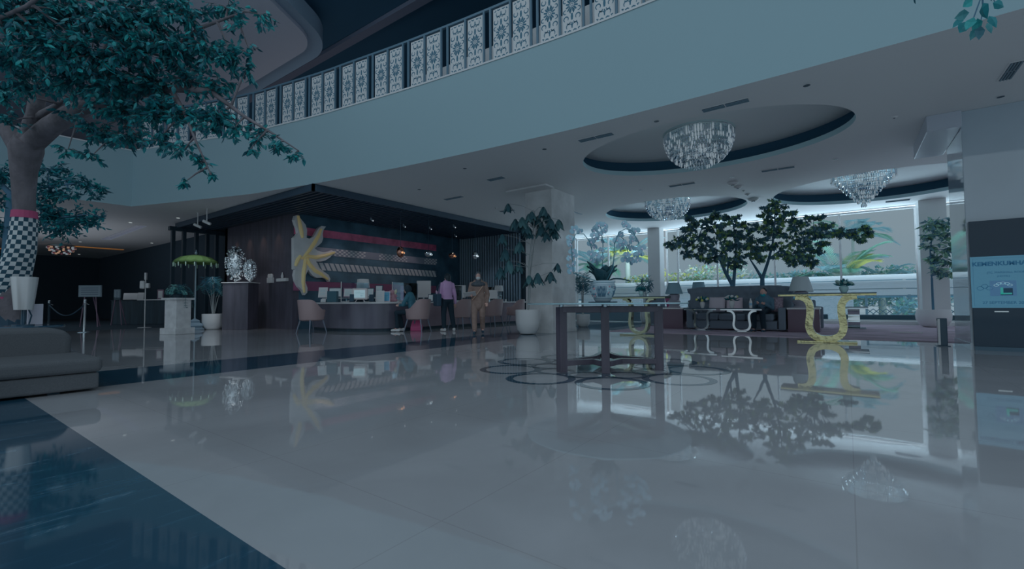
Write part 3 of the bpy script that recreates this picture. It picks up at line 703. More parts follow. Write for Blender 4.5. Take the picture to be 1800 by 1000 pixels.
mb.add([(p[0], y, p[2]) for y in ys for p in sunp], [((i+1) % n, i, n+i, n+(i+1) % n) for i in range(n)])
sun = thing('sun_sculpture', 'large half sun sculpture with wavy golden rays at the corner of the reception wall', 'sculpture', (7.5, 13.9, 1.1))
sunm = noisy(mat('sun_bronze', (126, 106, 94), rough=0.4, e=0.66), 1.8, 0.12)
o = mb.build('sun_face', sunm, None, smooth=False, xf=Matrix.Translation((-7.5, -13.9, -1.1))); o.parent = sun
lines = [[(938, 150), (952, 215), (962, 270), (968, 300)], [(1095, 240), (1075, 290), (1045, 340), (1010, 390), (975, 430)], [(1185, 400), (1120, 420), (1060, 432), (1010, 425), (960, 440)], [(1140, 580), (1095, 545), (1050, 520), (1010, 470), (985, 440)], [(980, 670), (972, 600), (975, 540), (985, 470), (985, 430)], [(920, 490), (935, 450), (955, 420)], [(1025, 500), (1010, 470), (1000, 440)]]
for l in lines:
    w = [Vector(atY(280+u/3.845, 340+v/3.845, 13.82))-Vector((7.5, 13.9, 1.1)) for u, v in l]
    g = MB(); k = len(w); g.tube(w, [0.02+0.045*math.sin(PI*(i+.6)/(k+.2)) for i in range(k)], 8, flat=1); 
    g.build('golden_ridge', mat('sun_gold_glow', (150, 112, 72), rough=0.3, e=0.75, em=(0.9, 0.42, 0.08), ems=0.05), sun)  # faint orange highlight glow put into the ridge colour
for px, lb, kind in ((474, 'small white figurine on a wall ledge, left of the pair', 0), (495, 'small white ledge with a bottle on the brown wall', 1)):
    X_, y, z = atX(px+4, 492, 7.5); t = thing('wall_ledge', lb, 'wall shelf', (7.4, y, z))
    g = MB()
    if kind: g.box(0, 0.1, -0.30, 0.30, -0.05, 0.05)
    else: g.box(0, 0.1, -0.15, 0.15, -0.10, 0.08)
    g.build('ledge', white_plain, t, smooth=False, bev=0.01)
    g = MB()
    if kind: g.lathe([(0.035, 0.06), (0.045, 0.12), (0.02, 0.2), (0.015, 0.24)], (0.05, 0, 0), 10)
    else: g.lathe([(0.05, 0.08), (0.06, 0.13), (0.04, 0.2)], (0.05, 0.07, 0), 10); g.lathe([(0.05, 0.08), (0.06, 0.13), (0.04, 0.2)], (0.05, -0.09, 0), 10)
    g.build('ornament', mat('ornament_white', (120, 118, 128), rough=0.5), t)
# ================================================================ RECEPTION
def offset_strip(path, d):
    o = []
    for i, p in enumerate(path):
        a = Vector(path[max(i-1, 0)]); b = Vector(path[min(i+1, len(path)-1)]); t = (b-a).normalized(); o.append((p[0]-t.y*d, p[1]+t.x*d))
    return o
def smooth_path(p, n=8):
    o = []
    for i in range(len(p)-1):
        p0 = Vector(p[max(i-1, 0)]); p1 = Vector(p[i]); p2 = Vector(p[i+1]); p3 = Vector(p[min(i+2, len(p)-1)])
        for k in range(n):
            t = k/n; q = 0.5*((2*p1)+(p2-p0)*t+(2*p0-5*p1+4*p2-p3)*t*t+(3*p1-p0-3*p2+p3)*t**3); o.append(tuple(q))
    o.append(tuple(p[-1])); return o
dp = smooth_path([(7.75, 13.3), (7.62, 12.2), (7.78, 11.2), (8.25, 10.55), (9.2, 10.3)], 8)
desk = thing('reception_desk', 'curved dark brown reception desk with a thin white top', 'desk', (9, 11, 0))
def band(path, th, z0, z1, mi, mb): mb.prism(path+offset_strip(path, th)[::-1], z0, z1, mi)
g = MB(); band(dp, 0.55, 0.09, 0.79, 0, g); band(offset_strip(dp, 0.04), 0.45, 0.0, 0.09, 1, g)
deskm = noisy(mat('desk_veneer', (38, 43, 54), rough=0.22, e=0.9), 2, 0.2, stretch=(1, 1, .2))
T = Matrix.Translation((-9, -11, 0))
o = g.build('curved_front', [deskm, dark_timber], desk, ang=25, xf=T)
g = MB(); g.box(9.2, 14.95, 10.32, 10.85, 0.09, 0.79, 0); g.box(9.2, 14.9, 10.36, 10.8, 0, 0.09, 1)
g.build('straight_front', [noisy(mat('desk_veneer_light', (58, 58, 68), rough=0.3, e=1.0), 2, 0.15), dark_timber], desk, smooth=False, xf=T)
g = MB(); band(offset_strip(dp, -0.03), 0.66, 0.79, 0.84, 0, g); g.build('curved_top', white_glaze, desk, ang=25, xf=T)
g = MB(); g.box(9.2, 15.0, 10.27, 10.95, 0.792, 0.84); g.build('straight_top', white_glaze, desk, smooth=False, bev=0.006, xf=T)
g = MB(); band(offset_strip(dp[:24], 0.30), 0.24, 0.94, 0.975, 0, g); g.build('raised_shelf', white_glaze, desk, ang=25, xf=T)
g = MB()
for i in (2, 10, 20): g.tube([(*offset_strip(dp, 0.42)[i], 0.84), (*offset_strip(dp, 0.42)[i], 0.94)], 0.02, 8)
g.build('shelf_support', steel, desk, xf=T)

def frontal(px, y): 
    """point on the desk line under a picture column"""
    return atY(px, 531, y)
CA = math.atan2(RIGHT.y, RIGHT.x)       # most desk displays face the visitors
paper = mat('printed_paper', (116, 140, 150), rough=0.6, e=0.75)
ink = mat('ink_grey', (64, 92, 104), rough=0.6, e=0.8)
def flatframe(name, label, cat, px, pz0, w, h, Y, tilt=-0.2, frame=black_matt, lines_=6, d=0.025, lean=0.0, stuffc=None):
    x, y, _ = frontal(px, Y); t = thing(name, label, cat, (x, y, pz0), CA)
    M = Matrix.Rotation(tilt, 4, 'X')
    g = MB(); g.box(-w/2, w/2, -d/2, d/2, 0, h); g.build('frame', frame, t, smooth=False, bev=0.004, xf=M)
    g = MB(); g.box(-w/2+.025, w/2-.025, -d/2-.003, -d/2, 0.025, h-.025, 0)
    for k in range(lines_):
        z = h-0.06-(h-0.1)*k/max(1, lines_); g.box(-w/2+.05, w/2-.05-0.06*(k % 2)*w, -d/2-.005, -d/2-.003, z-0.008, z, 1)
    g.build('printed_sheet', [stuffc or paper, ink], t, smooth=False, xf=M)
    return t
ZS = 0.976; ZD = 0.842
flatframe('document_stand', 'white framed notice leaning at the left end of the reception desk', 'sign', 567, ZS, 0.26, 0.30, 12.2, frame=white_plain)
flatframe('picture_frame', 'black framed certificate behind the dark teal box', 'frame', 589, ZS, 0.40, 0.29, 11.9, frame=black_matt)
flatframe('picture_frame', 'brown framed notice left of the table lamp', 'frame', 612, ZS, 0.29, 0.27, 11.5, frame=walnut)
flatframe('picture_frame', 'black framed certificate right of the wooden retro sign', 'frame', 650, ZD+.13, 0.24, 0.28, 11.2, frame=black_matt)
flatframe('brochure_stand', 'tall black backed brochure stand with pale leaflets', 'brochure stand', 665, ZD, 0.23, 0.50, 11.15, frame=black_matt, lines_=9)
flatframe('brochure_holder', 'clear holder with two grey printed leaflets', 'brochure holder', 668, ZD, 0.24, 0.32, 10.75, tilt=-.1, frame=white_glaze, lines_=4)
flatframe('brochure_holder', 'blue and white brochure pack beside the clear leaflet holder', 'brochure holder', 680, ZD, 0.19, 0.30, 10.75, tilt=-.1, frame=mat('lilac_card', (92, 98, 120), rough=0.5), lines_=5, stuffc=mat('blue_print', (30, 76, 112), rough=0.4, e=0.8))
flatframe('menu_board', 'small dark framed list beside the black tote bag', 'sign', 757, ZD, 0.18, 0.24, 10.8, tilt=-.15, frame=black_matt, lines_=5)
flatframe('price_card', 'tiny white card at the foot of the raised shelf', 'card', 568, ZD, 0.14, 0.085, 12.0, tilt=-.2, frame=white_plain, lines_=1)
# dark teal box
x, y, _ = frontal(585, 11.5); g = MB(); g.obox((0, 0, 0.15), (0.26, 0.16, 0.30)); b_ = g.build('desk_box', mat('teal_box', (20, 46, 58), rough=0.6, e=1.2), smooth=False, bev=0.006)
b_.location = (x, y, ZD); b_.rotation_euler = (0, 0, CA); tag(b_, 'dark teal upright box on the curved desk', 'box')
for px, lb in ((619, 'black card reader left of the wooden retro sign'), (653, 'black card reader right of the wooden retro sign')):
    x, y, _ = frontal(px, 10.9); g = MB(); g.obox((0, 0, 0.10), (0.12, 0.09, 0.20), rx=-.15); b_ = g.build('card_reader', black_matt, smooth=False, bev=0.01)
    b_.location = (x, y, ZD+0.005); b_.rotation_euler = (0, 0, CA); tag(b_, lb, 'card reader')
# retro television shaped sign with handwriting
x, y, _ = frontal(633, 10.75); t = thing('tabletop_sign', 'wooden retro television shaped sign with handwriting on a lit white face', 'sign', (x, y, ZD), CA)
woodp = mat('pink_wood', (96, 84, 90), rough=0.5, e=0.7)
g = MB(); g.box(-.21, .21, -.05, .05, .06, .37); g.build('cabinet', woodp, t, smooth=False, bev=0.03, seg=3)
g = MB(); g.box(-.15, .15, -.056, -.05, .11, .32, 0)
scr = [(-.09, .26), (-.08, .22), (-.06, .26), (-.05, .22), (-.03, .27)], [(-.01, .28), (0, .22), (.02, .26), (.03, .22), (.05, .24), (.06, .21), (.09, .23), (.12, .22)], [(.03, .19), (.05, .16), (.04, .14), (.07, .18), (.08, .16), (.11, .17)]
for l in scr: stroke(g, l, .008, -.0565, 1, False)
g.build('screen', [emis('sign_face', (0.20, 0.30, 0.34), 0.9), ink], t, smooth=False)
for s in (-1, 1):
    g = MB(); g.tube([(s*.08, 0, .07), (s*.13, 0, 0.0)], .011, 8); g.build('leg', woodp, t)
# lamps
def table_lamp(label, loc, sr, sh, z_shade, base_mat, shade_mat, top_r=None, base='vase', name='table_lamp'):
    t = thing(name, label, 'lamp', loc); top_r = top_r or sr*0.8
    g = MB(); n = 28
    g.lathe([(sr, z_shade), (top_r, z_shade+sh), (top_r-.01, z_shade+sh), (sr-.01, z_shade+.002)], n=n); g.build('lamp_shade', shade_mat, t, ang=30)
    g = MB()
    if base == 'vase': g.lathe([(z_shade*.42, 0), (z_shade*.42, .02), (z_shade*.20, .04), (z_shade*.30, z_shade*.3), (z_shade*.34, z_shade*.55), (z_shade*.16, z_shade*.8), (z_shade*.05, z_shade*.9), (z_shade*.05, z_shade+.05)])
    elif base == 'urn': g.lathe([(.16, 0), (.17, .03), (.13, .06), (.20, .16), (.13, z_shade*.55), (.15, z_shade*.75), (.16, z_shade*.9), (.10, z_shade), (.03, z_shade+.08)])
    else: g.lathe([(.10, 0), (.10, .02), (.02, .03), (.02, z_shade+.1)])
    g.build('lamp_base', base_mat, t)
    g = MB(); g.ell((0, 0, z_shade+sh*.45), .045); g.build('bulb', white_plain, t.children[-1])
    return t
x, y, _ = frontal(638, 12.0); table_lamp('table lamp with a pale drum shade behind the desk signs', (x, y, 0.975), 0.20, 0.30, 0.27, woodp, shade_m, 0.17)
g = MB(); g.box(x-.3, x+.3, y-.25, y+.25, 0, .973); b_ = g.build('lamp_cabinet', dark_timber, smooth=False, bev=.005); tag(b_, 'dark low cabinet behind the reception desk under the drum lamp', 'cabinet')
x, y, _ = frontal(877, 10.62); table_lamp('table lamp with a pale shade at the right end of the reception desk', (x, y, ZD), 0.17, 0.22, 0.38, steel, mat('pale_rose_shade', (110, 104, 112), rough=.9, e=.8), 0.145, 'vase')
x, y, _ = frontal(690, 10.75); t = thing('figurine', 'brown sitting monkey figurine holding a yellow flower on the desk', 'figurine', (x, y, ZD), CA)
g = MB(); g.ell((0, 0, .12), (.11, .10, .13)); g.ell((.0, 0, .27), (.075, .07, .08)); g.ell((-.09, -.02, .05), (.06, .09, .05)); g.ell((.09, -.02, .05), (.06, .09, .05)); g.tube([(-.09, 0, .2), (-.12, -.06, .12), (.0, -.12, .14)], .028, 8); g.tube([(.09, 0, .2), (.13, -.06, .16), (.1, -.1, .22)], .028, 8)
g.ell((-.07, 0, .31), .025); g.ell((.07, 0, .31), .025); g.build('body', mat('carved_brown', (62, 52, 62), rough=.5, e=.6), t)
g = MB(); g.tube([(.1, -.1, .2), (.12, -.1, .30), (.13, -.1, .36)], [.01, .045, .015], 8); g.build('flower', mat('yellow_bloom', (170, 150, 96), rough=.5), t)
# clear shields
clear = glassmat('acrylic', (0.80, 0.90, 0.94), 0.35)
def shield(pa, pb, Y, z1, label):
    xa = frontal(pa, Y)[0]; xb = frontal(pb, Y)[0]; t = thing('acrylic_shield', label, 'counter shield', ((xa+xb)/2, Y, ZD)); w = (xb-xa)/2
    g = MB(); g.box(-w, w, -.004, .004, .05, z1); g.build('sheet', clear, t, smooth=False)
    g = MB(); g.box(-w-.015, -w, -.012, .012, 0, z1+.01); g.box(w, w+.015, -.012, .012, 0, z1+.01); g.build('posts', white_plain, t, smooth=False)
    g = MB(); g.box(-w+.02, -w+.2, -.06, .06, 0, .02); g.box(w-.2, w-.02, -.06, .06, 0, .02); g.build('feet', white_plain, t, smooth=False)
shield(600, 648, 11.75, .58, 'clear counter shield behind the curved desk displays')
shield(690, 734, 10.95, .58, 'clear counter shield behind the monkey figurine')
shield(786, 812, 10.9, .55, 'clear counter shield left of the walking woman')
shield(848, 872, 10.9, .55, 'clear counter shield right of the walking woman')
# back office counter with white monitors and files behind the desk
def monitor(px, Y, z, w, h, label, face):
    x, y, _ = frontal(px, Y); t = thing('computer_monitor', label, 'monitor', (x, y, z), CA)
    g = MB(); g.box(-w/2, w/2, -.02, .02, .10, .10+h); g.build('screen_back', face, t, smooth=False, bev=.008)
    g = MB(); g.box(-.03, .03, -.01, .01, 0, .14); g.box(-.12, .12, -.08, .08, 0, .012); g.build('stand', steel, t, smooth=False)
bk = thing('service_counter', 'long dark back counter along the reception wall', 'counter', (11.3, 12.6, 0))
g = MB(); g.box(-2.6, 2.9, -.25, .25, 0, .86); g.build('cabinet_body', dark_timber, bk, smooth=False, bev=.005); g = MB(); g.box(-2.62, 2.92, -.28, .28, .862, .90); g.build('worktop', white_glaze, bk, smooth=False)
monitor(745, 12.6, .902, .52, .62, 'large pale framed glass screen behind the seated woman', mat('pale_screen', (112, 136, 146), rough=.2, e=.75))
monitor(800, 12.6, .902, .85, .50, 'wide pale screen behind the woman in pink', mat('pale_screen', (88, 118, 130)))
monitor(860, 10.66, ZD, .62, .32, 'wide pale screen on the desk right of the walking woman', mat('pale_screen', (88, 118, 130)))
g = MB(); g.box(0, .5, 0, .12, 0, .5); b_ = g.build('gift_bag', mat('red_bag', (112, 52, 74), rough=.5, e=.6), smooth=False, bev=.01); b_.location = (*frontal(708, 12.6)[:2], .902); tag(b_, 'red gift bag on the back counter', 'bag')
g = MB(); g.box(0, .22, 0, .10, 0, .22); b_ = g.build('pink_box', mat('pink_box_card', (120, 66, 88), rough=.5, e=.7), smooth=False, bev=.01); b_.location = (frontal(845, 10.8)[0], 10.78, ZD); tag(b_, 'pink box on the desk close behind the walking woman', 'box')
x, y, _ = frontal(889, 10.6); t = thing('pen_cup', 'small pale pen cup on the right end of the desk', 'cup', (x, y, ZD)); g = MB(); g.lathe([(.035, 0), (.04, .09), (.035, .09), (.032, .01)], n=14); g.build('cup', white_glaze, t)
g = MB(); g.tube([(0, 0, .01), (.02, 0, .14)], .005, 6); g.tube([(0, .01, .01), (-.02, .01, .13)], .005, 6); g.build('pens', black_matt, t)
# pendants
for i, (px, py, mt_, lb) in enumerate(((704, 443, 'c', 'largest copper pebble pendant lamp, leftmost over the desk'), (753, 446, 's', 'silver pebble pendant between the two copper ones'), (795, 449, 'c', 'smaller copper pendant in front of the black corner'), (835, 449, 's', 'silver upright pendant at the right end'))):
    x, y, z = atY(px, py, 10.95); t = thing('pendant_lamp', lb, 'pendant lamp', (x, y, z), 0, 'pebble pendants over the reception desk')
    g = MB(); sz = ((.12, .12, .17), (.13, .13, .10), (.13, .13, .10), (.11, .11, .15))[i]; g.ell((0, 0, 0), sz, 16, 12)
    mm = mat('copper_mirror', (0.55, 0.27, 0.2), rough=.12, metal=1, raw=True) if mt_ == 'c' else chrome
    g.build('shade', mm, t)
    g = MB(); g.ell((-.02, -.10, -.02), .035); g.ell((.06, -.085, -.03), .03); g.build('bulb', emis('pend%d' % i, (1.0, .45, .2) if mt_ == 'c' else (.7, .8, .85), .8), t)
    g = MB(); g.tube([(0, 0, sz[2]-.01), (0, 0, 3.61-z)], .006, 6); g.lathe([(.05, 3.595-z), (.05, 3.612-z)], n=12); g.build('cord', black_matt, t)

# ================================================================ TUB CHAIRS
def tub_chair(label, loc, rz, first=None):
    if first: return dup(first, loc, rz, label)
    t = thing('tub_chair', label, 'chair', loc, rz, 'tan tub chairs at the reception desk')
    g = MB(); N = 26; vs = []; fs = []
    for i in range(N+1):
        a = R(42+276*i/N); k = 0.5-0.5*math.cos(a)           # 1 at the back
        f = min(1, max(0, (k-.35)/.5)); f = f*f*(3-2*f); zt = .64+.27*f
        for (rx, ry, z) in ((.31, .32, .36), (.345+.03*f, .36, zt-.02), (.33+.03*f, .345, zt), (.30+.03*f, .315, zt-.02), (.26, .27, .36)):
            vs.append((rx*math.cos(a)*(1.0), ry*math.sin(a)*1.0, z))
    for i in range(N):
        for j in range(5): fs.append((5*i+j, 5*i+(j+1) % 5, 5*i+5+(j+1) % 5, 5*i+5+j))
    fs += [(0, 1, 2, 3, 4)[::-1], tuple(5*N+j for j in range(5))]
    g.add(vs, fs); g.build('backrest', leather, t, ang=60)
    g = MB(); g.lathe([(.24, .33), (.29, .36), (.295, .44), (.26, .475), (.1, .485)], n=28, sx=1.05); g.build('seat', leather, t, ang=50)
    for sx_, sy_ in ((1, 1), (1, -1), (-1, 1), (-1, -1)):
        g = MB(); g.tube([(sx_*.20, sy_*.20, .36), (sx_*.28, sy_*.27, 0)], [.022, .012], 8); g.build('leg', mat('chair_leg', (40, 50, 62), rough=.3, e=.7), t)
    return t
ch = tub_chair('tan tub chair at the left end of the curved desk, facing right', (6.95, 11.95, 0), R(8))
tub_chair('tan tub chair the woman in the dark jacket sits on', (8.80, 9.72, 0), R(108), ch)
tub_chair('empty tan tub chair between the pink top woman and the walking woman', (10.55, 9.72, 0), R(100), ch)
tub_chair('empty tan tub chair just right of the walking woman', (12.15, 9.72, 0), R(95), ch)
tub_chair('empty tan tub chair nearest the white floor pot', (13.55, 9.80, 0), R(115), ch)

# ================================================================ PEOPLE
def remeshed(mb, name, m_, parent, vox=0.012, sm=2):
    o = mb.build(name, m_, parent)
    r = o.modifiers.new('fuse', 'REMESH'); r.mode = 'VOXEL'; r.voxel_size = vox; r.use_smooth_shade = True
    s = o.modifiers.new('smooth', 'SMOOTH'); s.factor = .5; s.iterations = sm; return o
def limb(mb, pts, rad): 
    pts = [Vector(p) for p in pts]; mb.tube(pts, rad, 12)
    for p, r in zip(pts, rad): mb.ell(p, r*.98, 12, 8)
def hand(mb, wrist, d, side, curl=0.5, palm=None):
    """palm, four fingers and a thumb; d = direction of the forearm, side = +1/-1 thumb side"""
    w = Vector(wrist); d = Vector(d).normalized(); p = Vector(palm) if palm else Vector((0, 1, 0)); p = (p-d*p.dot(d)).normalized(); s = d.cross(p)*side
    M = Matrix((s, d, p)).transposed()
    mb.ell(w+d*.045, (.036, .048, .017), 12, 8, M=M)
    for i, (o_, L_) in enumerate(((-.026, .062), (-.009, .074), (.009, .07), (.025, .056))):
        a = w+d*.082+s*(-o_); b = a+(d*math.cos(curl*.6)+p*math.sin(curl*.6))*L_*.45; c = b+(d*math.cos(curl*1.5)+p*math.sin(curl*1.5))*L_*.35; e_ = c+(d*math.cos(curl*2.2)+p*math.sin(curl*2.2))*L_*.25
        mb.tube([w+d*.055+s*(-o_*.8), a, b, c, e_], [.009, .0088, .008, .0072, .0055], 7); mb.ell(e_, .0055, 6, 5)
    th = w+d*.02+s*.03; mb.tube([th, th+s*.018+d*.028+p*.008, th+s*.022+d*.052+p*.02], [.012, .0095, .007], 7)
skin = mat('skin', (94, 82, 82), rough=.6, e=1.0)
mask_white = mat('mask_white', (.86, .86, .86), rough=.7, raw=True)
def person(label, loc, rz, J, head_dir=0, top=None, bottom=None, shoe=None, sleeve='long', tunic=None, extra=None, hip_w=.17, cat='person'):
    t = thing('person', label, cat, loc, rz)
    b = MB(); hd = Vector(J['head']); HM = Matrix.Rotation(head_dir, 3, 'Z') @ Matrix.Rotation(J.get('nod', 0), 3, 'X')
    b.ell(hd, (.074, .092, .112), 18, 12, M=HM); b.ell(hd+HM @ Vector((0, .035, -.055)), (.052, .055, .055), 12, 8)
    b.ell(hd+HM @ Vector((0, .094, -.012)), (.012, .018, .020)); b.ell(hd+HM @ Vector((.074, 0, -.01)), (.009, .018, .03)); b.ell(hd+HM @ Vector((-.074, 0, -.01)), (.009, .018, .03))
    b.ell(hd+HM @ Vector((0, .083, -.055)), (.024, .012, .010))
    nk = Vector(J['neck']); ct = Vector(J['chest']); pv = Vector(J['pelvis'])
    limb(b, [hd-Vector((0, .01, .07)), nk, nk.lerp(ct, .25)], [.05, .052, .07])
    up_ = (nk-pv).normalized(); 
    def torso(m_, k, zlow=0):
        for f, rx, ry in ((0, .155, .115), (.25, .140, .105), (.5, .138, .10), (.72, .155, .112), (.88, .145, .10)):
            q = pv.lerp(nk, f); m_.ell(q, ((rx*hip_w/.17 if f < .3 else rx)*k, ry*k, .13*k), 16, 10, M=J.get('TM'))
        limb(m_, [Vector(J['shL']), nk.lerp(ct, .35), Vector(J['shR'])], [.052*k, .065*k, .052*k])
    torso(b, 1.0)
    for s in 'LR':
        limb(b, [J['sh'+s], J['el'+s], J['ha'+s]], [.046, .036, .025]); d = Vector(J['ha'+s])-Vector(J['el'+s])
        hand(b, J['ha'+s], d, 1 if s == 'L' else -1, J.get('curl', .5), J.get('palm'))
        limb(b, [J['hi'+s], J['kn'+s], J['an'+s]], [.085, .055, .036])
        limb(b, [J['an'+s], J['to'+s]], [.034, .028])
    body_ = remeshed(b, 'body', skin, t, .009, 2)
    for sx_ in (-1, 1):
        e_ = MB(); e_.ell(hd+HM @ Vector((sx_*.03, .082, .012)), (.013, .008, .008), 8, 6); e_.build('eye', mat('eye_white', (130, 138, 142), rough=.3), body_)
        e_ = MB(); e_.ell(hd+HM @ Vector((sx_*.03, .088, .012)), (.006, .004, .006), 8, 6); e_.build('pupil', black_matt, body_)
    c = MB(); torso(c, 1.12)
    if tunic: limb(c, [pv, Vector((pv.x, pv.y, pv.z-tunic))], [.15, .165])
    for s in 'LR':
        e1 = Vector(J['el'+s]); h1 = Vector(J['ha'+s]); limb(c, [J['sh'+s], e1, e1.lerp(h1, .93 if sleeve == 'long' else .35)], [.066, .054, .042])
    remeshed(c, 'top', top, t, .013, 3)
    c = MB(); c.ell(pv-Vector((0, 0, .02)), (.175*hip_w/.17, .13, .13), 16, 10, M=J.get('TM'))
    for s in 'LR':
        k1 = Vector(J['kn'+s]); a1 = Vector(J['an'+s]); limb(c, [J['hi'+s], k1, k1.lerp(a1, .9)], [.105, .075, .062])
    remeshed(c, 'trousers', bottom, t, .013, 3)
    for s in 'LR':
        a1 = Vector(J['an'+s]); t1 = Vector(J['to'+s]); c = MB(); d = (t1-a1); d.z = 0; d.normalize()
        lo = min(t1.z, a1.z-.055); limb(c, [a1-d*.045-Vector((0, 0, .03)), t1, t1+d*.035], [.040, .036, .026]); c.tube([a1-d*.06+Vector((0, 0, lo-a1.z-.012)), t1+d*.05+Vector((0, 0, lo-t1.z-.012))], .034, 10, flat=.35)
        remeshed(c, 'shoe', shoe, t, .010, 1)
    if extra: extra(t, hd, HM)
    return t
def facemask(t, hd, HM, m_):
    c = MB(); c.ell(hd+HM @ Vector((0, .052, -.048)), (.062, .058, .05), 16, 10); c.build('face_mask', m_, t)
# standing woman in pink, seen from behind
J = dict(head=(0.02, .03, 1.50), neck=(0, 0, 1.36), chest=(0, 0, 1.2), pelvis=(0, -.01, .90), shL=(-.165, 0, 1.31), shR=(.165, 0, 1.31), elL=(-.22, .01, 1.03), elR=(.235, -.02, 1.02), haL=(-.19, .10, .84), haR=(.27, .03, .78),
         hiL=(-.085, 0, .88), hiR=(.085, 0, .88), knL=(-.10, .01, .48), knR=(.14, -.01, .48), anL=(-.10, -.02, .085), anR=(.20, -.03, .085), toL=(-.11, .12, .045), toR=(.25, .10, .045), curl=.4)
def ex_pink(t, hd, HM):
    c = MB(); c.ell(hd+Vector((0, -.022, .02)), (.088, .10, .115), 16, 10); c.ell(hd+Vector((0, -.06, -.08)), (.075, .05, .11), 14, 8); remeshed(c, 'hair', mat('black_hair', (10, 22, 30), rough=.4, e=1.1), t, .01, 1)
    facemask(t, hd, HM, mask_white)
person('woman in a pink top and black trousers standing with her back to us', (9.35, 9.12, 0), R(-20), J, R(-50), mat('pink_knit', (122, 80, 116), rough=.8, e=.95), mat('black_trousers', (10, 25, 36), rough=.8, e=1.4), mat('pale_sneaker', (110, 112, 118), rough=.6), extra=ex_pink)
t = thing('tote_bag', 'black shoulder bag hanging at the left side of the woman in pink', 'bag', (9.35-.02, 9.12, 0), R(-20))
g = MB(); g.obox((-.29, -.02, .88), (.13, .30, .34)); g.build('bag_body', black_matt, t, smooth=False, bev=.03, seg=3)
g = MB(); g.tube([(-.29, -.12, 1.04), (-.24, -.06, 1.25), (-.19, 0, 1.385), (-.24, .07, 1.25), (-.29, .12, 1.04)], .012, 6); g.build('strap', black_matt, t)
g = MB(); g.tube([(-.31, -.03, 1.04), (-.33, -.03, 1.14)], .018, 6); g.tube([(-.28, .03, 1.04), (-.27, .03, 1.12)], .018, 6); g.build('pink_handle', mat('pink_strap', (132, 88, 108), rough=.6), t)
# walking woman in brown uniform
J = dict(head=(0, .05, 1.46), neck=(0, .01, 1.32), chest=(0, .01, 1.16), pelvis=(0, 0, .86), shL=(-.17, 0, 1.27), shR=(.17, 0, 1.27), elL=(-.24, -.04, 1.00), elR=(.24, .0, .99), haL=(-.22, .04, .80), haR=(.17, .21, .97),
         hiL=(-.09, 0, .85), hiR=(.09, 0, .85), knL=(-.10, .05, .46), knR=(.10, .10, .47), anL=(-.10, -.14, .12), anR=(.09, .15, .085), toL=(-.11, -.02, .05), toR=(.10, .29, .045), curl=.7)
brown_u = noisy(mat('brown_uniform', (66, 62, 62), rough=.8, e=1.1), 14, .12)
def ex_walk(t, hd, HM):
    c = MB(); c.ell(hd+Vector((0, -.014, .012)), (.092, .10, .125), 16, 10); c.ell(hd+Vector((0, -.005, -.12)), (.085, .085, .07), 14, 8); c.ell(hd+Vector((0, .0, -.20)), (.19, .13, .075), 16, 8)
    c2 = remeshed(c, 'headscarf', noisy(mat('grey_scarf', (40, 50, 59), rough=.8, e=1.4), 20, .25), t, .011, 2)
    f = MB(); f.ell(hd+HM @ Vector((0, .047, .0)), (.060, .058, .085), 16, 10); f.build('face', skin, t)
    for sx_ in (-1, 1):
        e_ = MB(); e_.ell(hd+HM @ Vector((sx_*.026, .098, .022)), (.010, .006, .005), 8, 6); e_.build('eye', black_matt, t)
    c = MB(); c.ell(hd+HM @ Vector((0, .060, -.042)), (.060, .058, .047), 16, 10); c.build('face_mask', mask_white, t)
    g = MB(); g.tube([(-.13, .10, 1.24), (.0, .155, 1.05), (.15, .12, .86)], .014, 6); g.build('shoulder_strap', mat('tan_strap', (84, 78, 74), rough=.6), t)
person('woman in brown uniform, grey headscarf and white mask walking towards us', (8.95, 7.62, 0), R(128), J, 0, brown_u, brown_u, black_matt, tunic=.12, extra=ex_walk, hip_w=.19)
g = MB(); g.obox((0, 0, 0), (.30, .21, .006), rx=.5, ry=.1); b_ = g.build('paper_sheets', mask_white, smooth=False); b_.location = (8.86, 7.62, 1.0)
cw = Matrix.Rotation(R(128), 3, 'Z') @ Vector((.20, .30, .99)); b_.location = (8.95+cw.x, 7.62+cw.y, 1.01); b_.rotation_euler = (0, 0, R(128)); tag(b_, 'sheets of white paper in the right hand of the walking woman', 'paper')
# seated woman
def seated_J(lean=.08, spread=.10, sc=1.0):
    return dict(head=(0, .10+lean, 1.17), neck=(0, .04+lean, 1.03), chest=(0, .03+lean*.7, .88), pelvis=(0, 0, .58), shL=(-.165, .03+lean, .98), shR=(.165, .03+lean, .98), elL=(-.22, .14+lean, .75), elR=(.22, .14+lean, .75), haL=(-.12, .36, .74), haR=(.12, .36, .74),
         hiL=(-.09, .03, .56), hiR=(.09, .03, .56), knL=(-spread, .46, .53), knR=(spread, .46, .53), anL=(-spread-.02, .42, .09), anR=(spread+.02, .40, .09), toL=(-spread-.03, .56, .045), toR=(spread+.03, .54, .045), curl=.6)
def ex_seat(t, hd, HM):
    c = MB(); c.ell(hd+Vector((0, -.012, .018)), (.092, .105, .118), 16, 10); c.ell(hd+Vector((0, -.03, -.11)), (.10, .09, .07), 14, 8); remeshed(c, 'headscarf', mat('black_scarf', (12, 26, 36), rough=.7, e=1.2), t, .011, 2)
person('seated woman in a dark teal jacket and black headscarf turned to the desk', (8.72, 9.80, 0), R(25), seated_J(), 0, mat('teal_jacket', (22, 54, 68), rough=.7, e=1.0), mat('black_trousers', (10, 28, 40)), mat('pale_sneaker', (110, 112, 118)), extra=ex_seat)
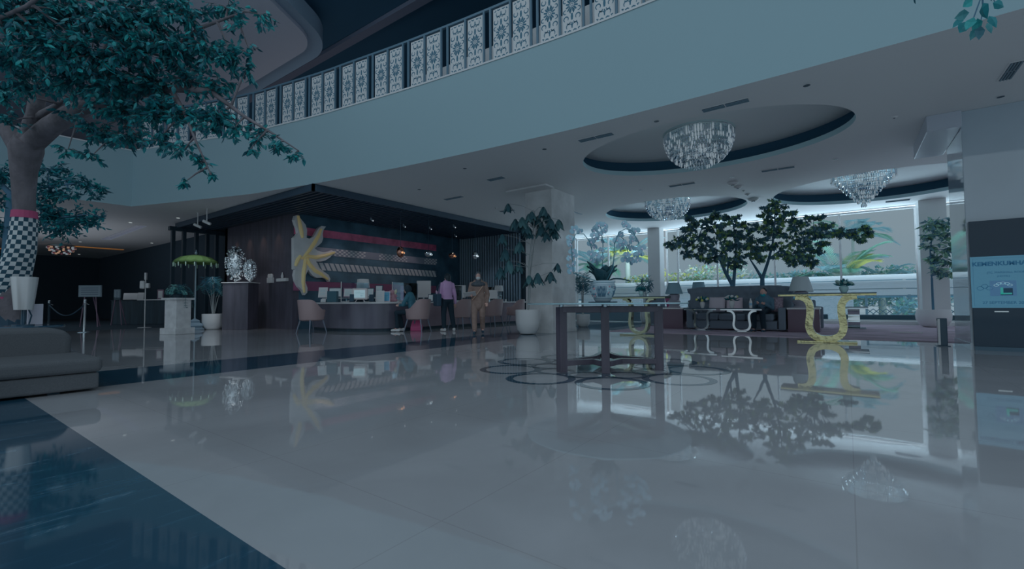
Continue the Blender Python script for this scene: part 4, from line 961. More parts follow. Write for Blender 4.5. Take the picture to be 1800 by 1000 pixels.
g = MB(); g.add([(-.16, -.10, 0), (.16, -.10, 0), (.16, .10, 0), (-.16, .10, 0), (-.11, -.03, .30), (.12, -.02, .33), (.12, .02, .33), (-.11, .03, .30), (-.15, -.12, .12), (.17, -.11, .12), (.17, .11, .12), (-.15, .12, .12)],
      [(3, 2, 1, 0), (0, 1, 9, 8), (1, 2, 10, 9), (2, 3, 11, 10), (3, 0, 8, 11), (8, 9, 5, 4), (9, 10, 6, 5), (10, 11, 7, 6), (11, 8, 4, 7), (4, 5, 6, 7)])
b_ = g.build('plastic_bag', mat('pink_plastic', (130, 44, 74), rough=.4, e=.95), smooth=False, bev=.02); b_.location = (9.02, 10.02, 0); b_.rotation_euler = (0, 0, R(-50)); tag(b_, 'bright pink plastic bag on the floor under the seated woman\'s chair', 'bag')
# ================================================================ CENTRE TABLE WITH ORCHIDS
TC = Vector((5.12, 2.36, 0))
t = thing('centre_table', 'centre table of dark wood frames under a thin round glass top', 'table', TC)
legs = {'a': Vector((4.52, 2.62, 0)), 'b': Vector((4.70, 2.17, 0)), 'c': Vector((5.28, 1.77, 0)), 'd': Vector((5.72, 2.66, 0))}
tw = noisy(mat('table_wood', (44, 47, 59), rough=.22, e=1.5), 6, .25, stretch=(1, 1, .15))
for k, p in legs.items():
    d = (p-TC); a = math.atan2(d.y, d.x); w = .105 if k != 'd' else .09
    g = MB(); g.obox((p.x-TC.x, p.y-TC.y, .365), (.095, w*.85, .73), a); g.build('leg', tw, t, smooth=False, bev=.006)
for i, (k, l) in enumerate((('a', 'b'), ('b', 'c'), ('c', 'd'), ('d', 'a'))):
    A = legs[k]-TC; B = legs[l]-TC; mid = (A+B)/2*0.55
    g = MB(); g.bar(A+Vector((0, 0, .70)), B+Vector((0, 0, .70)), .07, .065); g.build('apron', tw, t, smooth=False, bev=.004)
    g = MB(); g.bar(A+Vector((0, 0, .10)), mid+Vector((0, 0, .10)), .07, .06); g.bar(mid+Vector((0, 0, .10)), B+Vector((0, 0, .10)), .07, .06); g.build('stretcher', tw, t, smooth=False, bev=.004)
g = MB(); g.lathe([(.93, .758), (.945, .762), (.945, .770), (.93, .774)], n=64)
topm = mat('table_glass', (60, 86, 98), rough=.04, e=.8, ior=1.5); g.build('glass_top', topm, t, ang=30)
g = MB()
for k, p in legs.items(): g.lathe([(.025, .73), (.025, .758)], (p.x-TC.x, p.y-TC.y, 0), 12)
g.build('glass_spacer', steel, t)
PO = (5.10, 2.38)
pot = thing('orchid_pot', 'painted porcelain pot of pale blossoming orchids on the centre table', 'potted plant', (PO[0], PO[1], .776))
g = MB(); g.lathe([(.17, 0), (.175, .012), (.12, .014)], n=32); g.build('tray', dark_timber, pot)
porc = mat('porcelain', (76, 94, 106), rough=.12, e=1.1)
g = MB(); prof = [(.085, .014), (.10, .03), (.135, .11), (.152, .17), (.150, .215), (.140, .235), (.150, .24), (.152, .262), (.135, .262), (.13, .235)]
g.lathe(prof, n=36); g.build('porcelain_pot', porc, pot)
def pot_r(z):
    for a, b in zip(prof[:-1], prof[1:]):
        if a[1] <= z <= b[1]: return a[0]+(b[0]-a[0])*(z-a[1])/(b[1]-a[1])
    return .15
g = MB(); random.seed(4)
def onpot(th, z): r = pot_r(z)+.0015; return (r*math.cos(th), r*math.sin(th), z)
for k in range(60):
    th = k/60*TAU; 
    for z in (.045, .205): g.add([onpot(th, z), onpot(th+.07, z), onpot(th+.07, z+.007), onpot(th, z+.007)], [(0, 1, 2, 3)], 0)
for k in range(16):           # lattice panels and flowers of the glaze
    th0 = k/16*TAU
    if k % 4 < 2:
        for i in range(4):
            for s in (-1, 1):
                a0 = th0+i*.09; pts_ = [onpot(a0+s*j*.02, .07+.025*j) for j in range(6)]
                g.tube(pts_, .0035, 4, mi=0)
    else:
        for j in range(8):
            a = th0+random.uniform(0, .35); z = random.uniform(.07, .19); c = Vector(onpot(a, z)); g.ell(c, random.uniform(.008, .016), 6, 4, mi=random.choice((0, 1, 2)))
g.build('painted_pattern', [mat('cobalt', (34, 56, 72), rough=.2, e=1.1), mat('cobalt_pale', (66, 88, 100), rough=.2, e=1.1), mat('iron_red', (80, 66, 76), rough=.3, e=1.1)], pot)
g = MB(); g.lathe([(.13, .225), (.05, .25), (.0, .255)], n=20); g.build('soil', soil_m, pot)
g = MB()
def strap_leaf(g, base, d, L_, w, up0, mi=0, n=7):
    """broad arching leaf"""
    d = Vector(d).normalized(); s = Vector((-d.y, d.x, 0)); vs = []
    for i in range(n+1):
        f = i/n; p = Vector(base)+d*L_*f*((.22+.30*f) if up0 > .9 else (.35+.65*f*.9 if up0 > .5 else f))+Vector((0, 0, L_*(up0*f-(.30 if up0 > .9 else .9*up0)*f*f)))
        ww_ = w*(math.sin(PI*min(1, .12+.88*f))**.6)*.5 if f < 1 else .002
        vs += [p-s*ww_, p-Vector((0, 0, w*.12)), p+s*ww_]
    g.add(vs, [(3*i+j, 3*i+j+1, 3*i+4+j, 3*i+3+j) for i in range(n) for j in (0, 1)], mi)
for k, (a, L_, w, u) in enumerate(((145, .30, .10, 1.15), (120, .26, .13, 1.1), (90, .24, .13, 1.2), (60, .25, .13, 1.1), (20, .25, .12, 1.1), (-20, .25, .13, 1.2), (-45, .27, .14, 1.1), (-60, .30, .09, .6), (-75, .24, .12, .95), (150, .30, .06, .15), (-100, .24, .13, 1.0), (-140, .25, .13, 1.1), (180, .24, .13, 1.0), (105, .22, .14, 1.0), (-160, .22, .14, 1.0))):
    strap_leaf(g, (.05*math.cos(R(a)), .05*math.sin(R(a)), .24), (math.cos(R(a)), math.sin(R(a)), 0), L_, w, u)
o = g.build('leaves', mat('orchid_leaf', (14, 40, 50), rough=.4, e=1.5), pot, ang=80); md = o.modifiers.new('thick', 'SOLIDIFY'); md.thickness = .006
PV = Vector((PO[0], PO[1], .776)); blossom = None
bl_m = [mat('blossom', (70, 98, 114), rough=.6, e=1.15), mat('blossom_heart', (90, 96, 120), rough=.6)]
def add_blossom(p, i):
    global blossom
    if blossom is None:
        b = MB()
        for k, (a, L_, w) in enumerate(((90, .036, .028), (210, .034, .024), (330, .034, .024), (5, .040, .044), (175, .040, .044))):
            c, s = math.cos(R(a)), math.sin(R(a)); q = []
            for f, ww_ in ((0, .15), (.3, .8), (.65, 1), (.9, .6), (1, .1)):
                q += [(c*L_*f-s*w*.5*ww_, -.006*math.sin(PI*f)-.001*k, s*L_*f+c*w*.5*ww_), (c*L_*f+s*w*.5*ww_, -.006*math.sin(PI*f)-.001*k, s*L_*f-c*w*.5*ww_)]
            b.add(q, [(2*j, 2*j+1, 2*j+3, 2*j+2) for j in range(4)], 0)
        b.ell((0, -.012, 0), .008, 8, 6, mi=1); b.tube([(0, -.012, 0), (0, -.022, -.012)], [.006, .003], 6, mi=1)
        blossom = b.build('blossom', bl_m, pot, ang=80); o = blossom
    else: o = blossom.copy(); C.objects.link(o)
    o.parent = STEMS[0] if i < 11 else STEMS[1] if i < 28 else STEMS[2 if i % 2 else 3]
    o.location = p-PV; o.rotation_euler = (random.uniform(-.5, .5), random.uniform(-.7, .7), math.atan2(-p.y, -p.x)+PI/2+PI/2*0+random.uniform(-1.1, 1.1)); s = random.uniform(1.1, 1.5); o.scale = (s, s, s)
stems = [([(1052, 505), (1008, 480), (1004, 430), (1012, 411), (1026, 411), (1036, 424), (1042, 445)], 5.35, None),
         ([(1058, 505), (1059, 470), (1060, 430), (1056, 400), (1050, 392), (1042, 400), (1040, 440)], 5.5, None),
         ([(1078, 505), (1078, 470), (1080, 430), (1088, 408), (1100, 402), (1112, 406), (1122, 425), (1128, 450)], 5.3, None),
         ([(1074, 505), (1079, 460), (1080, 425), (1088, 414), (1096, 420), (1102, 436), (1106, 452)], 5.6, None)]
STEMS = []
for sp, d, _ in stems:
    g = MB(); w = [Vector(atD(px, py, d))-PV for px, py in sp]; w[0] = Vector((w[0].x*.3, w[0].y*.3, .24)); g.tube(w, .005, 6); STEMS.append(g.build('flower_stem', mat('orchid_stem', (20, 48, 58), rough=.5, e=.7), pot))
random.seed(9)
cl = [(1009, 404), (1003, 418), (1000, 432), (1005, 443), (1001, 456), (1008, 462), (998, 470), (1006, 424), (1011, 450), (1003, 477), (1017, 408),
      (1040, 425), (1046, 433), (1050, 420), (1041, 445), (1050, 448), (1056, 440), (1058, 425), (1047, 405), (1054, 398), (1061, 397), (1060, 410), (1043, 415), (1050, 460), (1040, 457), (1056, 455), (1063, 404), (1052, 411),
      (1097, 393), (1102, 398), (1093, 410), (1088, 417), (1110, 404), (1117, 408), (1113, 420), (1120, 425), (1105, 432), (1098, 426), (1112, 437), (1121, 440), (1117, 450), (1125, 447), (1103, 447), (1096, 440), (1108, 455), (1122, 458), (1127, 437), (1090, 430), (1100, 458), (1114, 462), (1085, 422), (1108, 422)]
for i, (px, py) in enumerate(cl): add_blossom(Vector(atD(px+random.uniform(-2, 2), py+random.uniform(-2, 2), 5.42+random.uniform(-.16, .16))), i)

# ================================================================ MIRRORED U TABLES
def sweep(g, path, th, dep, mi=0):
    vs = []; n = len(path)
    for i, (x, z) in enumerate(path):
        a = path[max(i-1, 0)]; b = path[min(i+1, n-1)]; d = Vector((b[0]-a[0], b[1]-a[1])).normalized(); nx, nz = -d.y*th/2, d.x*th/2
        vs += [(x+nx, -dep/2, z+nz), (x-nx, -dep/2, z-nz), (x-nx, dep/2, z-nz), (x+nx, dep/2, z+nz)]
    g.add(vs, [(4*i+j, 4*i+(j+1) % 4, 4*i+4+(j+1) % 4, 4*i+4+j) for i in range(n-1) for j in range(4)]+[(3, 2, 1, 0), tuple(4*(n-1)+j for j in range(4))], mi)
def u_table(name, label, cat, loc, rz, L_, W_, zt, uw, metal, basel, group=None, th=.05):
    t = thing(name, label, cat, loc, rz, group); h = zt-.07
    g = MB(); g.box(-L_/2, L_/2, -W_/2, W_/2, zt-.055, zt-.018); g.build('metal_edge', metal, t, smooth=False, bev=.004)
    g = MB(); g.box(-L_/2-.005, L_/2+.005, -W_/2-.005, W_/2+.005, zt-.018, zt); g.build('glass_top', black_gloss, t, smooth=False, bev=.003)
    half = [(uw*.82, h+.008), (uw*.64, h-.004), (uw*.50, h*.93), (uw*.43, h*.83), (uw*.415, h*.70), (uw*.43, h*.55), (uw*.455, h*.42), (uw*.45, h*.30), (uw*.37, h*.17), (uw*.20, h*.095), (0, h*.075)]
    p = smooth_path(half+[(-x, z) for x, z in half[::-1][1:]], 4)
    g = MB(); sweep(g, p, th, W_*.42); g.build('u_leg', metal, t, ang=50)
    g = MB(); g.box(-basel/2, basel/2, -W_*.42, W_*.42, 0, .03); g.build('base_plate', metal, t, smooth=False, bev=.004)
    return t
YD = R(-90)
u_table('console_table', 'gold U-legged mirrored console table standing at the carpet edge on the right', 'console table', (10.45, .34, 0), YD, 1.50, .46, .925, .58, gold, .92, th=.12)
u_table('console_table', 'gold and black U-legged console table seen behind the centre table', 'console table', (10.52, 3.98, 0), YD, 1.35, .42, .915, .46, mat('dark_gold', (.42, .44, .30), rough=.12, metal=1, raw=True), .85, th=.06)
u_table('coffee_table', 'dark chrome U-legged coffee table, left of the two by the sofa', 'coffee table', (12.75, 3.12, .012), YD, .80, .45, .60, .36, chrome, .50, 'chrome coffee tables')
u_table('coffee_table', 'bright chrome U-legged coffee table in front of the man on the sofa', 'coffee table', (12.55, 2.12, .012), YD, .92, .45, .60, .40, mat('bright_chrome', (.85, .85, .84), rough=.1, metal=1, raw=True), .56, 'chrome coffee tables')
u_table('coffee_table', 'chrome side table seen end-on near the windows at right', 'coffee table', (15.6, -.12, .012), R(0), .75, .62, .60, .36, chrome, .5, 'chrome coffee tables')
# flowers on the tables
def bouquet(name, label, loc, vase_m, vh, vr, blooms, r, leafm=1):
    t = thing(name, label, 'flowers', loc)
    g = MB(); g.lathe([(vr*.55, 0), (vr*.9, vh*.4), (vr, vh*.75), (vr*.75, vh*.95), (vr*.85, vh), (vr*.7, vh)], n=18); g.build('vase', vase_m, t)
    g = MB(); 
    for k in range(70):
        d = Vector((random.gauss(0, 1), random.gauss(0, 1), abs(random.gauss(0, .8)))).normalized(); leaf(g, Vector((0, 0, vh*1.0))+d*r*random.uniform(.2, .75), d, r*.5, r*.2, random.choice((0, 1)))
    g.build('leaves', [LG[0], LG[4]], t, smooth=False)
    for k in range(9):
        d = Vector((math.cos(k*2.4), math.sin(k*2.4), random.uniform(.1, 1))).normalized(); g = MB(); g.ell(Vector((0, 0, vh*1.05))+d*r*.85, r*.2, 8, 6); g.build('bloom', blooms[k % len(blooms)], t)
yb_ = mat('yellow_flower', (150, 150, 60), rough=.6); wb_ = mat('cream_flower', (128, 128, 122), rough=.6)
bouquet('flower_vase', 'white vase of yellow and white flowers on the left chrome coffee table', (12.75, 3.10, .612), white_glaze, .17, .06, [yb_, wb_], .17)
bouquet('flower_vase', 'white vase of pale flowers beside the water bottle', (12.60, 2.36, .612), white_glaze, .19, .065, [wb_, wb_, yb_], .17)
bouquet('flower_vase', 'small potted plant with dark leaves on the gold console table', (10.50, .05, .925), mat('grey_pot', (58, 84, 98), rough=.4, e=.6), .13, .075, [mat('dull_flower', (60, 84, 88), rough=.6)], .15)
bouquet('flower_vase', 'small potted plant on the console table behind the centre table', (10.5, 3.92, .915), mat('grey_pot', (58, 84, 98)), .12, .055, [LG[0]], .12)
t = thing('water_bottle', 'clear plastic water bottle on the chrome table in front of the man', 'bottle', (12.58, 1.93, .612))
g = MB(); g.lathe([(.033, 0), (.035, .02), (.035, .16), (.018, .20), (.014, .22)], n=14); g.build('bottle', mat('bottle_plastic', (110, 128, 138), rough=.15), t); g = MB(); g.lathe([(.016, .22), (.016, .24)], n=12); g.build('cap', mask_white, t)
g = MB(); g.lathe([(.0355, .07), (.0355, .12)], n=14); g.build('paper_label', mat('label_blue', (60, 92, 120), rough=.5), t)

# ================================================================ LOUNGE SEATING
lounge_m = bumpy(mat('lounge_fabric', (42, 54, 65), rough=.9, e=.8), 200, .2, .004)
sf = thing('sofa', 'long tufted dark grey sofa with a high back in front of the two indoor trees', 'sofa', (13.7, 2.5, .012))
SX = 13.7; SY = 2.5
g = MB(); g.box(-.40, .30, -1.05, 1.05, .04, .26); g.build('base', lounge_m, sf, smooth=False, bev=.03, seg=3)
for y0, y1 in ((-.98, -.34), (-.33, .33), (.34, .98)):
    g = MB(); g.box(-.42, .26, y0, y1, .262, .44); g.build('seat_cushion', lounge_m, sf, smooth=False, bev=.05, seg=3)
# tufted back: a padded slab with button dimples
g = MB(); NY, NZ = 64, 18; vs = []
for j in range(NZ+1):
    z = .20+.99*j/NZ
    for i in range(NY+1):
        y = -1.28+2.5*i/NY; u = (y/.21); v = (z-.5)/.22
        dm = 0
        for ku in (math.floor(u), math.ceil(u)):
            for kv in range(0, 4):
                uu = ku+(.5 if kv % 2 else 0); q = ((u-uu)**2+(v-kv)**2*1.0); dm = max(dm, math.exp(-q*9))
        x = .30+.02*(1-j/NZ)+.05*dm-.12*abs(y/1.25)**6-(.0)
        zz = z-.10*max(0, abs(y)-.85)**1.5*2*(j/NZ)
        vs.append((x, y, zz))
n = NY+1; fs = [(j*n+i+1, j*n+i, (j+1)*n+i, (j+1)*n+i+1) for j in range(NZ) for i in range(NY)]
g.add(vs, fs); o = g.build('tufted_back', lounge_m, sf, ang=80); md = o.modifiers.new('thick', 'SOLIDIFY'); md.thickness = .16; md.offset = -1
for y in (-1.16, 1.08):
    g = MB(); g.box(-.42, .36, y-.08, y+.09, .03, .60); g.build('armrest', lounge_m, sf, smooth=False, bev=.04, seg=3)
def cushion(label, loc, rz, m_, s=.40, tilt=.3):
    g = MB(); N = 10; vs = []
    for sd in (-1, 1):
        for j in range(N+1):
            for i in range(N+1):
                u, v = 2*i/N-1, 2*j/N-1; b = (1-u**4)*(1-v**4); vs.append((u*s/2*(1-.06*(1-v*v)*0-.05*v*v*0), sd*(.012+.065*b), v*s/2))
    n = N+1; fs = []
    for j in range(N):
        for i in range(N):
            a = j*n+i; fs.append((a, a+1, a+n+1, a+n)); b = a+n*n; fs.append((b+n, b+n+1, b+1, b))
    for i in range(N):
        for a, b in ((i, i+1), (N*n+i+1, N*n+i), ((i+1)*n, i*n), (i*n+N, (i+1)*n+N)): fs.append((b, a, a+n*n, b+n*n))
    g.add(vs, fs); o = g.build('cushion', m_, ang=70); o.location = loc; o.rotation_euler = (tilt, 0, rz); tag(o, label, 'cushion'); return o
cushion('light grey cushion tilted against the sofa back behind the left flowers', (13.76, 2.95, .70), YD, mat('cushion_grey', (72, 76, 86), rough=.9, e=.6), .42, -.35)
cushion('flat pinkish cushion between the two flower vases', (13.72, 2.50, .69), YD+.15, mat('cushion_rose', (80, 74, 84), rough=.9, e=.6), .40, -.35)
cushion('dark patterned cushion beside the man at the right end of the sofa', (13.72, 1.55, .69), YD, noisy(mat('cushion_floral', (50, 50, 60), rough=.9, e=.6), 25, .5), .40, -.35)
# seated man
def ex_man(t, hd, HM):
    c = MB(); c.ell(hd+Vector((0, -.022, .045)), (.083, .094, .085), 16, 10); remeshed(c, 'hair', mat('black_hair', (10, 24, 34)), t, .01, 1); facemask(t, hd, HM, mat('teal_mask', (.02, .52, .62), rough=.7, raw=True))
J = seated_J(-.10, .10)
for k_, v_ in list(J.items()):
    if k_ in ('head', 'neck', 'chest', 'shL', 'shR', 'elL', 'elR'): J[k_] = (v_[0], v_[1], v_[2]-.14 if k_ != 'chest' else v_[2]-.09)
if True:  J['haL'] = (-.10, .24, .72); J['haR'] = (.06, .28, .74); J['nod'] = -.35
person('man in dark clothes and a teal face mask sitting on the tufted sofa', (13.60, 1.78, -.02), R(80), J, 0, mat('dark_shirt', (24, 42, 54), rough=.8, e=.6), mat('black_trousers', (10, 28, 40)), black_matt, extra=ex_man)
# side cabinets
def side_cabinet(label, x0, x1, y0, y1, h):
    t = thing('side_cabinet', label, 'cabinet', ((x0+x1)/2, (y0+y1)/2, .012)); a, b = (x1-x0)/2, (y1-y0)/2
    g = MB(); g.box(-a, a, -b, b, 0, h-.04); g.build('cabinet_body', mat('plum_lacquer', (50, 45, 58), rough=.2, e=1.3), t, smooth=False, bev=.006)
    g = MB(); g.box(-a+.01, -a+.25, -b, b, h-.2, h-.045); 
    g = MB(); g.box(-a-.015, a+.015, -b-.015, b+.015, h-.04, h); g.build('marble_top', mat('pale_top', (104, 116, 126), rough=.2), t, smooth=False, bev=.004)
side_cabinet('plum lacquered side cabinet with a pale top, right end of the tufted sofa', 13.3, 14.0, .56, 1.22, .60)
side_cabinet('plum lacquered side cabinet carrying the big urn lamp, left of the sofa', 13.35, 14.05, 3.78, 4.50, .60)
dark_urn = mat('urn_brown', (52, 58, 68), rough=.35, e=.6)
table_lamp('big urn-based lamp with a dark teal shade left of the tufted sofa', (13.7, 4.12, .612), .25, .33, .40, dark_urn, dark_shade, .15, 'urn')
table_lamp('big lamp with a grey shade on the right side cabinet', (13.68, .95, .612), .27, .36, .42, dark_urn, mat('grey_shade', (66, 80, 92), rough=.9, e=.6), .17, 'urn')
table_lamp('second grey shaded lamp just right of and behind the big one', (15.75, 1.05, .612), .27, .36, .42, dark_urn, mat('grey_shade', (66, 80, 92)), .17, 'urn')
g = MB(); g.box(15.45, 16.05, .75, 1.35, .012, .612); b_ = g.build('side_table', dark_timber, smooth=False, bev=.01); tag(b_, 'dark side table under the second grey shaded lamp', 'table')
table_lamp('lamp whose grey shade shows above the left end of the sofa back', (15.6, 3.9, .612), .22, .28, .52, dark_urn, dark_shade, .17, 'urn')
g = MB(); g.box(15.3, 15.9, 3.6, 4.2, .012, .612); b_ = g.build('side_table', dark_timber, smooth=False, bev=.01); tag(b_, 'dark side table under the lamp behind the sofa back', 'table')
def armchair(label, loc, rz, m_=lounge_m, back=.88):
    t = thing('armchair', label, 'armchair', loc, rz)
    g = MB(); g.box(-.36, .34, -.36, .36, .06, .28); g.build('base', m_, t, smooth=False, bev=.03)
    g = MB(); g.box(-.28, .38, -.27, .27, .282, .45); g.build('seat_cushion', mat('seat_grey', (60, 70, 80), rough=.9, e=.6), t, smooth=False, bev=.05, seg=3)
    g = MB(); g.box(-.44, -.28, -.36, .36, .06, back); g.build('backrest', m_, t, smooth=False, bev=.05, seg=3)
    for s in (-1, 1):
        g = MB(); g.box(-.40, .34, s*.37-.07, s*.37+.07, .06, .62); g.build('armrest', m_, t, smooth=False, bev=.04, seg=3)
    for sx_ in (-.3, .3):
        for s in (-.3, .3): g = MB(); g.tube([(sx_, s, .08), (sx_, s, 0)], .02, 8); g.build('leg', black_matt, t)
armchair('dark armchair with a grey seat cushion behind the gold console table', (14.55, 1.0, .012), R(190), back=.80)
armchair('dark armchair behind the urn lamp left of the sofa', (15.1, 4.9, .012), R(-120), back=.95)
cushion('maroon cushion on the armchair behind the urn lamp', (15.05, 4.62, .70), R(-120), mat('maroon_fabric', (66, 38, 60), rough=.9, e=.7), .42, .3)

# ================================================================ INDOOR PLANTS
def at_floor(px, d):
    r = ray(px, 500)/F*d; return (r.x, r.y)
# lounge trees
def lim(lst, dd=0): return [(atD(px, py, d+dd), r) for px, py, d, r in lst]
B1 = at_floor(1288, 13.2); B2 = at_floor(1341, 13.2)
def bl(lst, d, r_scale=1.0, tw=7, nl=5):
    o = []
    for px, py, rp in lst:
        rr = rp/F*d*1.3; o.append((atD(px, py, d+random.uniform(-.45, .35)), (rr*1.2, rr*1.2, rr*.85), tw+2, nl))
    return o
random.seed(21)
tree('indoor_maple', 'left one of the two indoor trees behind the sofa, forked trunk', 'tree', (B1[0], B1[1], 0), [((B1[0], B1[1], 0), .09)]+lim([(1289, 520, 13.2, .07), (1287, 497, 13.2, .06)]),
     [lim([(1287, 500, 13.2, .055), (1275, 478, 13.1, .045), (1265, 455, 13.0, .035), (1240, 425, 12.8, .02), (1210, 405, 12.7, .012)]), lim([(1289, 503, 13.2, .05), (1292, 470, 13.2, .04), (1294, 435, 13.2, .03), (1290, 400, 13.0, .015)]), lim([(1279, 484, 13.15, .03), (1280, 455, 13.1, .02), (1262, 415, 12.9, .012)])],
     bl([(1185, 432, 10), (1200, 422, 13), (1215, 432, 12), (1205, 445, 10), (1228, 415, 14), (1240, 432, 16), (1225, 395, 10), (1212, 385, 7), (1250, 400, 15), (1262, 420, 18), (1272, 395, 15), (1285, 382, 11), (1292, 410, 17), (1305, 395, 10), (1285, 435, 15), (1262, 445, 15), (1300, 432, 14), (1298, 455, 12), (1312, 415, 12), (1248, 455, 10), (1290, 465, 9), (1230, 450, 8), (1275, 458, 12), (1255, 380, 8), (1240, 388, 9), (1212, 402, 8), (1278, 412, 14)], 12.9, tw=7, nl=7), .135, LD, 'maple', dark_bark, wts=(6, 2, 1), droop=.2)
tree('indoor_maple', 'taller right one of the two indoor trees behind the sofa reaching the ceiling', 'tree', (B2[0], B2[1], 0), [((B2[0], B2[1], 0), .09)]+lim([(1340, 515, 13.2, .065), (1340, 487, 13.2, .055)]),
     [lim([(1340, 490, 13.2, .045), (1328, 470, 13.1, .03), (1318, 455, 13.0, .015)]), lim([(1340, 490, 13.2, .05), (1350, 460, 13.1, .04), (1358, 430, 12.9, .03), (1362, 390, 12.7, .018), (1362, 360, 12.6, .01)]), lim([(1352, 455, 13.0, .03), (1385, 430, 12.8, .022), (1430, 410, 12.6, .015), (1490, 405, 12.5, .008)])],
     bl([(1362, 358, 9), (1352, 372, 11), (1372, 370, 11), (1345, 382, 10), (1362, 392, 15), (1382, 388, 14), (1338, 402, 13), (1352, 415, 17), (1375, 410, 17), (1330, 425, 14), (1345, 438, 16), (1370, 432, 16), (1325, 445, 10), (1395, 400, 14), (1410, 390, 12), (1430, 385, 12), (1400, 420, 16), (1420, 408, 14), (1440, 400, 13), (1455, 395, 9), (1440, 415, 11), (1465, 408, 11), (1480, 412, 10), (1497, 410, 8), (1420, 430, 14), (1395, 445, 14), (1415, 450, 12), (1432, 440, 10), (1380, 450, 12), (1402, 462, 10), (1425, 462, 8), (1508, 420, 7), (1520, 402, 5), (1526, 412, 5), (1392, 375, 7), (1320, 432, 8), (1335, 455, 7), (1440, 428, 9)], 12.7, tw=7, nl=7), .135, LD, 'maple', dark_bark, wts=(5, 2, 1.6), droop=.2)
def planter(label, loc, r, h, m_, **k):
    g = MB(); g.lathe(pot_profile(r, h, **k), n=32); return g
# big foreground fig tree
random.seed(5)
T0 = Vector((0.98, 9.8, 0))
trunk = [(tuple(T0), .24), (atD(8, 545, 6.6), .20), (atD(14, 515, 6.58), .185), (atD(28, 470, 6.5), .155), (atD(40, 430, 6.45), .13), (atD(43, 385, 6.4), .115), (atD(42, 340, 6.35), .12), (atD(42, 300, 6.3), .14), (atD(46, 262, 6.2), .18), (atD(52, 245, 6.15), .15)]
limbs = [lim([(50, 255, 6.2, .14), (90, 222, 6.0, .12), (125, 200, 5.9, .11), (170, 180, 5.8, .09), (230, 165, 5.6, .07), (300, 155, 5.4, .05), (370, 160, 5.3, .03), (430, 205, 5.2, .018), (480, 235, 5.15, .012), (525, 265, 5.1, .006)]),
         lim([(45, 258, 6.2, .12), (62, 200, 6.0, .09), (70, 140, 5.9, .08), (60, 60, 5.7, .06), (80, -40, 5.5, .04)]), lim([(36, 262, 6.2, .12), (10, 225, 6.1, .09), (-40, 190, 6.0, .07)]),
         lim([(150, 188, 5.85, .07), (178, 130, 5.6, .06), (195, 60, 5.4, .045), (230, -20, 5.2, .03)]), lim([(66, 205, 6.0, .05), (100, 185, 5.9, .03), (120, 170, 5.8, .02)]), lim([(0, 32, 4.6, .02), (45, 12, 4.5, .018), (90, -20, 4.4, .02)]),
         lim([(230, 165, 5.6, .04), (290, 100, 5.3, .03), (350, 50, 5.1, .02), (430, 20, 5.0, .01)]), lim([(300, 155, 5.4, .03), (330, 210, 5.2, .02), (345, 250, 5.1, .012), (370, 305, 5.05, .006)]), lim([(180, 178, 5.8, .03), (220, 215, 5.6, .02), (240, 240, 5.5, .01)])]
def fb(lst):
    o = []
    for px, py, d, rp, tw, nl in lst:
        r = rp/F*d*(1.15 if rp > 26 else 1.45); o.append((atD(px, py, d), (r, r, r*.85), int(tw*(DEN if rp > 26 else DEN*.62)), nl))
    return o
DEN = 1.9
blobs = fb([(30, 25, 4.7, 60, 26, 12), (110, 20, 4.8, 60, 28, 12), (190, 30, 4.9, 60, 28, 12), (260, 30, 5.0, 55, 26, 11), (330, 25, 5.0, 50, 20, 10), (400, 12, 5.1, 32, 9, 8), (455, 25, 5.0, 22, 6, 8), (425, 50, 5.0, 20, 6, 7),
            (20, 95, 4.9, 50, 22, 11), (90, 85, 4.8, 58, 28, 12), (160, 95, 4.9, 58, 30, 12), (230, 90, 5.0, 55, 28, 12), (300, 85, 5.1, 50, 24, 11), (365, 85, 5.1, 42, 18, 10), (410, 105, 5.1, 32, 13, 9), (435, 120, 5.1, 20, 7, 8), (440, 95, 5.1, 16, 5, 7),
            (60, 150, 5.3, 45, 14, 10), (130, 145, 5.2, 50, 22, 11), (200, 150, 5.2, 50, 24, 12), (265, 145, 5.3, 48, 22, 12), (330, 140, 5.3, 42, 15, 10), (385, 150, 5.3, 30, 11, 9),
            (5, 165, 5.4, 35, 9, 9), (215, 200, 5.4, 40, 18, 11), (270, 200, 5.3, 42, 20, 12), (325, 205, 5.3, 38, 18, 11), (375, 210, 5.2, 34, 15, 10), (415, 222, 5.2, 26, 12, 9), (450, 240, 5.15, 20, 9, 8), (485, 252, 5.1, 16, 7, 8), (518, 270, 5.1, 13, 6, 7), (440, 262, 5.1, 14, 4, 7),
            (170, 235, 5.5, 35, 12, 10), (225, 240, 5.5, 32, 11, 9), (280, 245, 5.3, 28, 9, 9), (325, 262, 5.2, 22, 8, 8), (350, 285, 5.1, 14, 6, 7), (368, 305, 5.1, 9, 4, 6), (325, 320, 5.1, 8, 4, 6), (160, 275, 5.5, 22, 5, 8), (120, 262, 5.6, 20, 5, 8), (135, 205, 5.6, 24, 6, 8), (10, 215, 5.7, 30, 7, 8)])
ft = tree('ficus_tree', 'large foreground fig tree at top left with its trunk wrapped in chequered cloth', 'tree', T0, trunk, limbs, blobs, .088, LG, 'oval', bark_m, wts=(5, 3, 3, 1, 4), droop=.7)
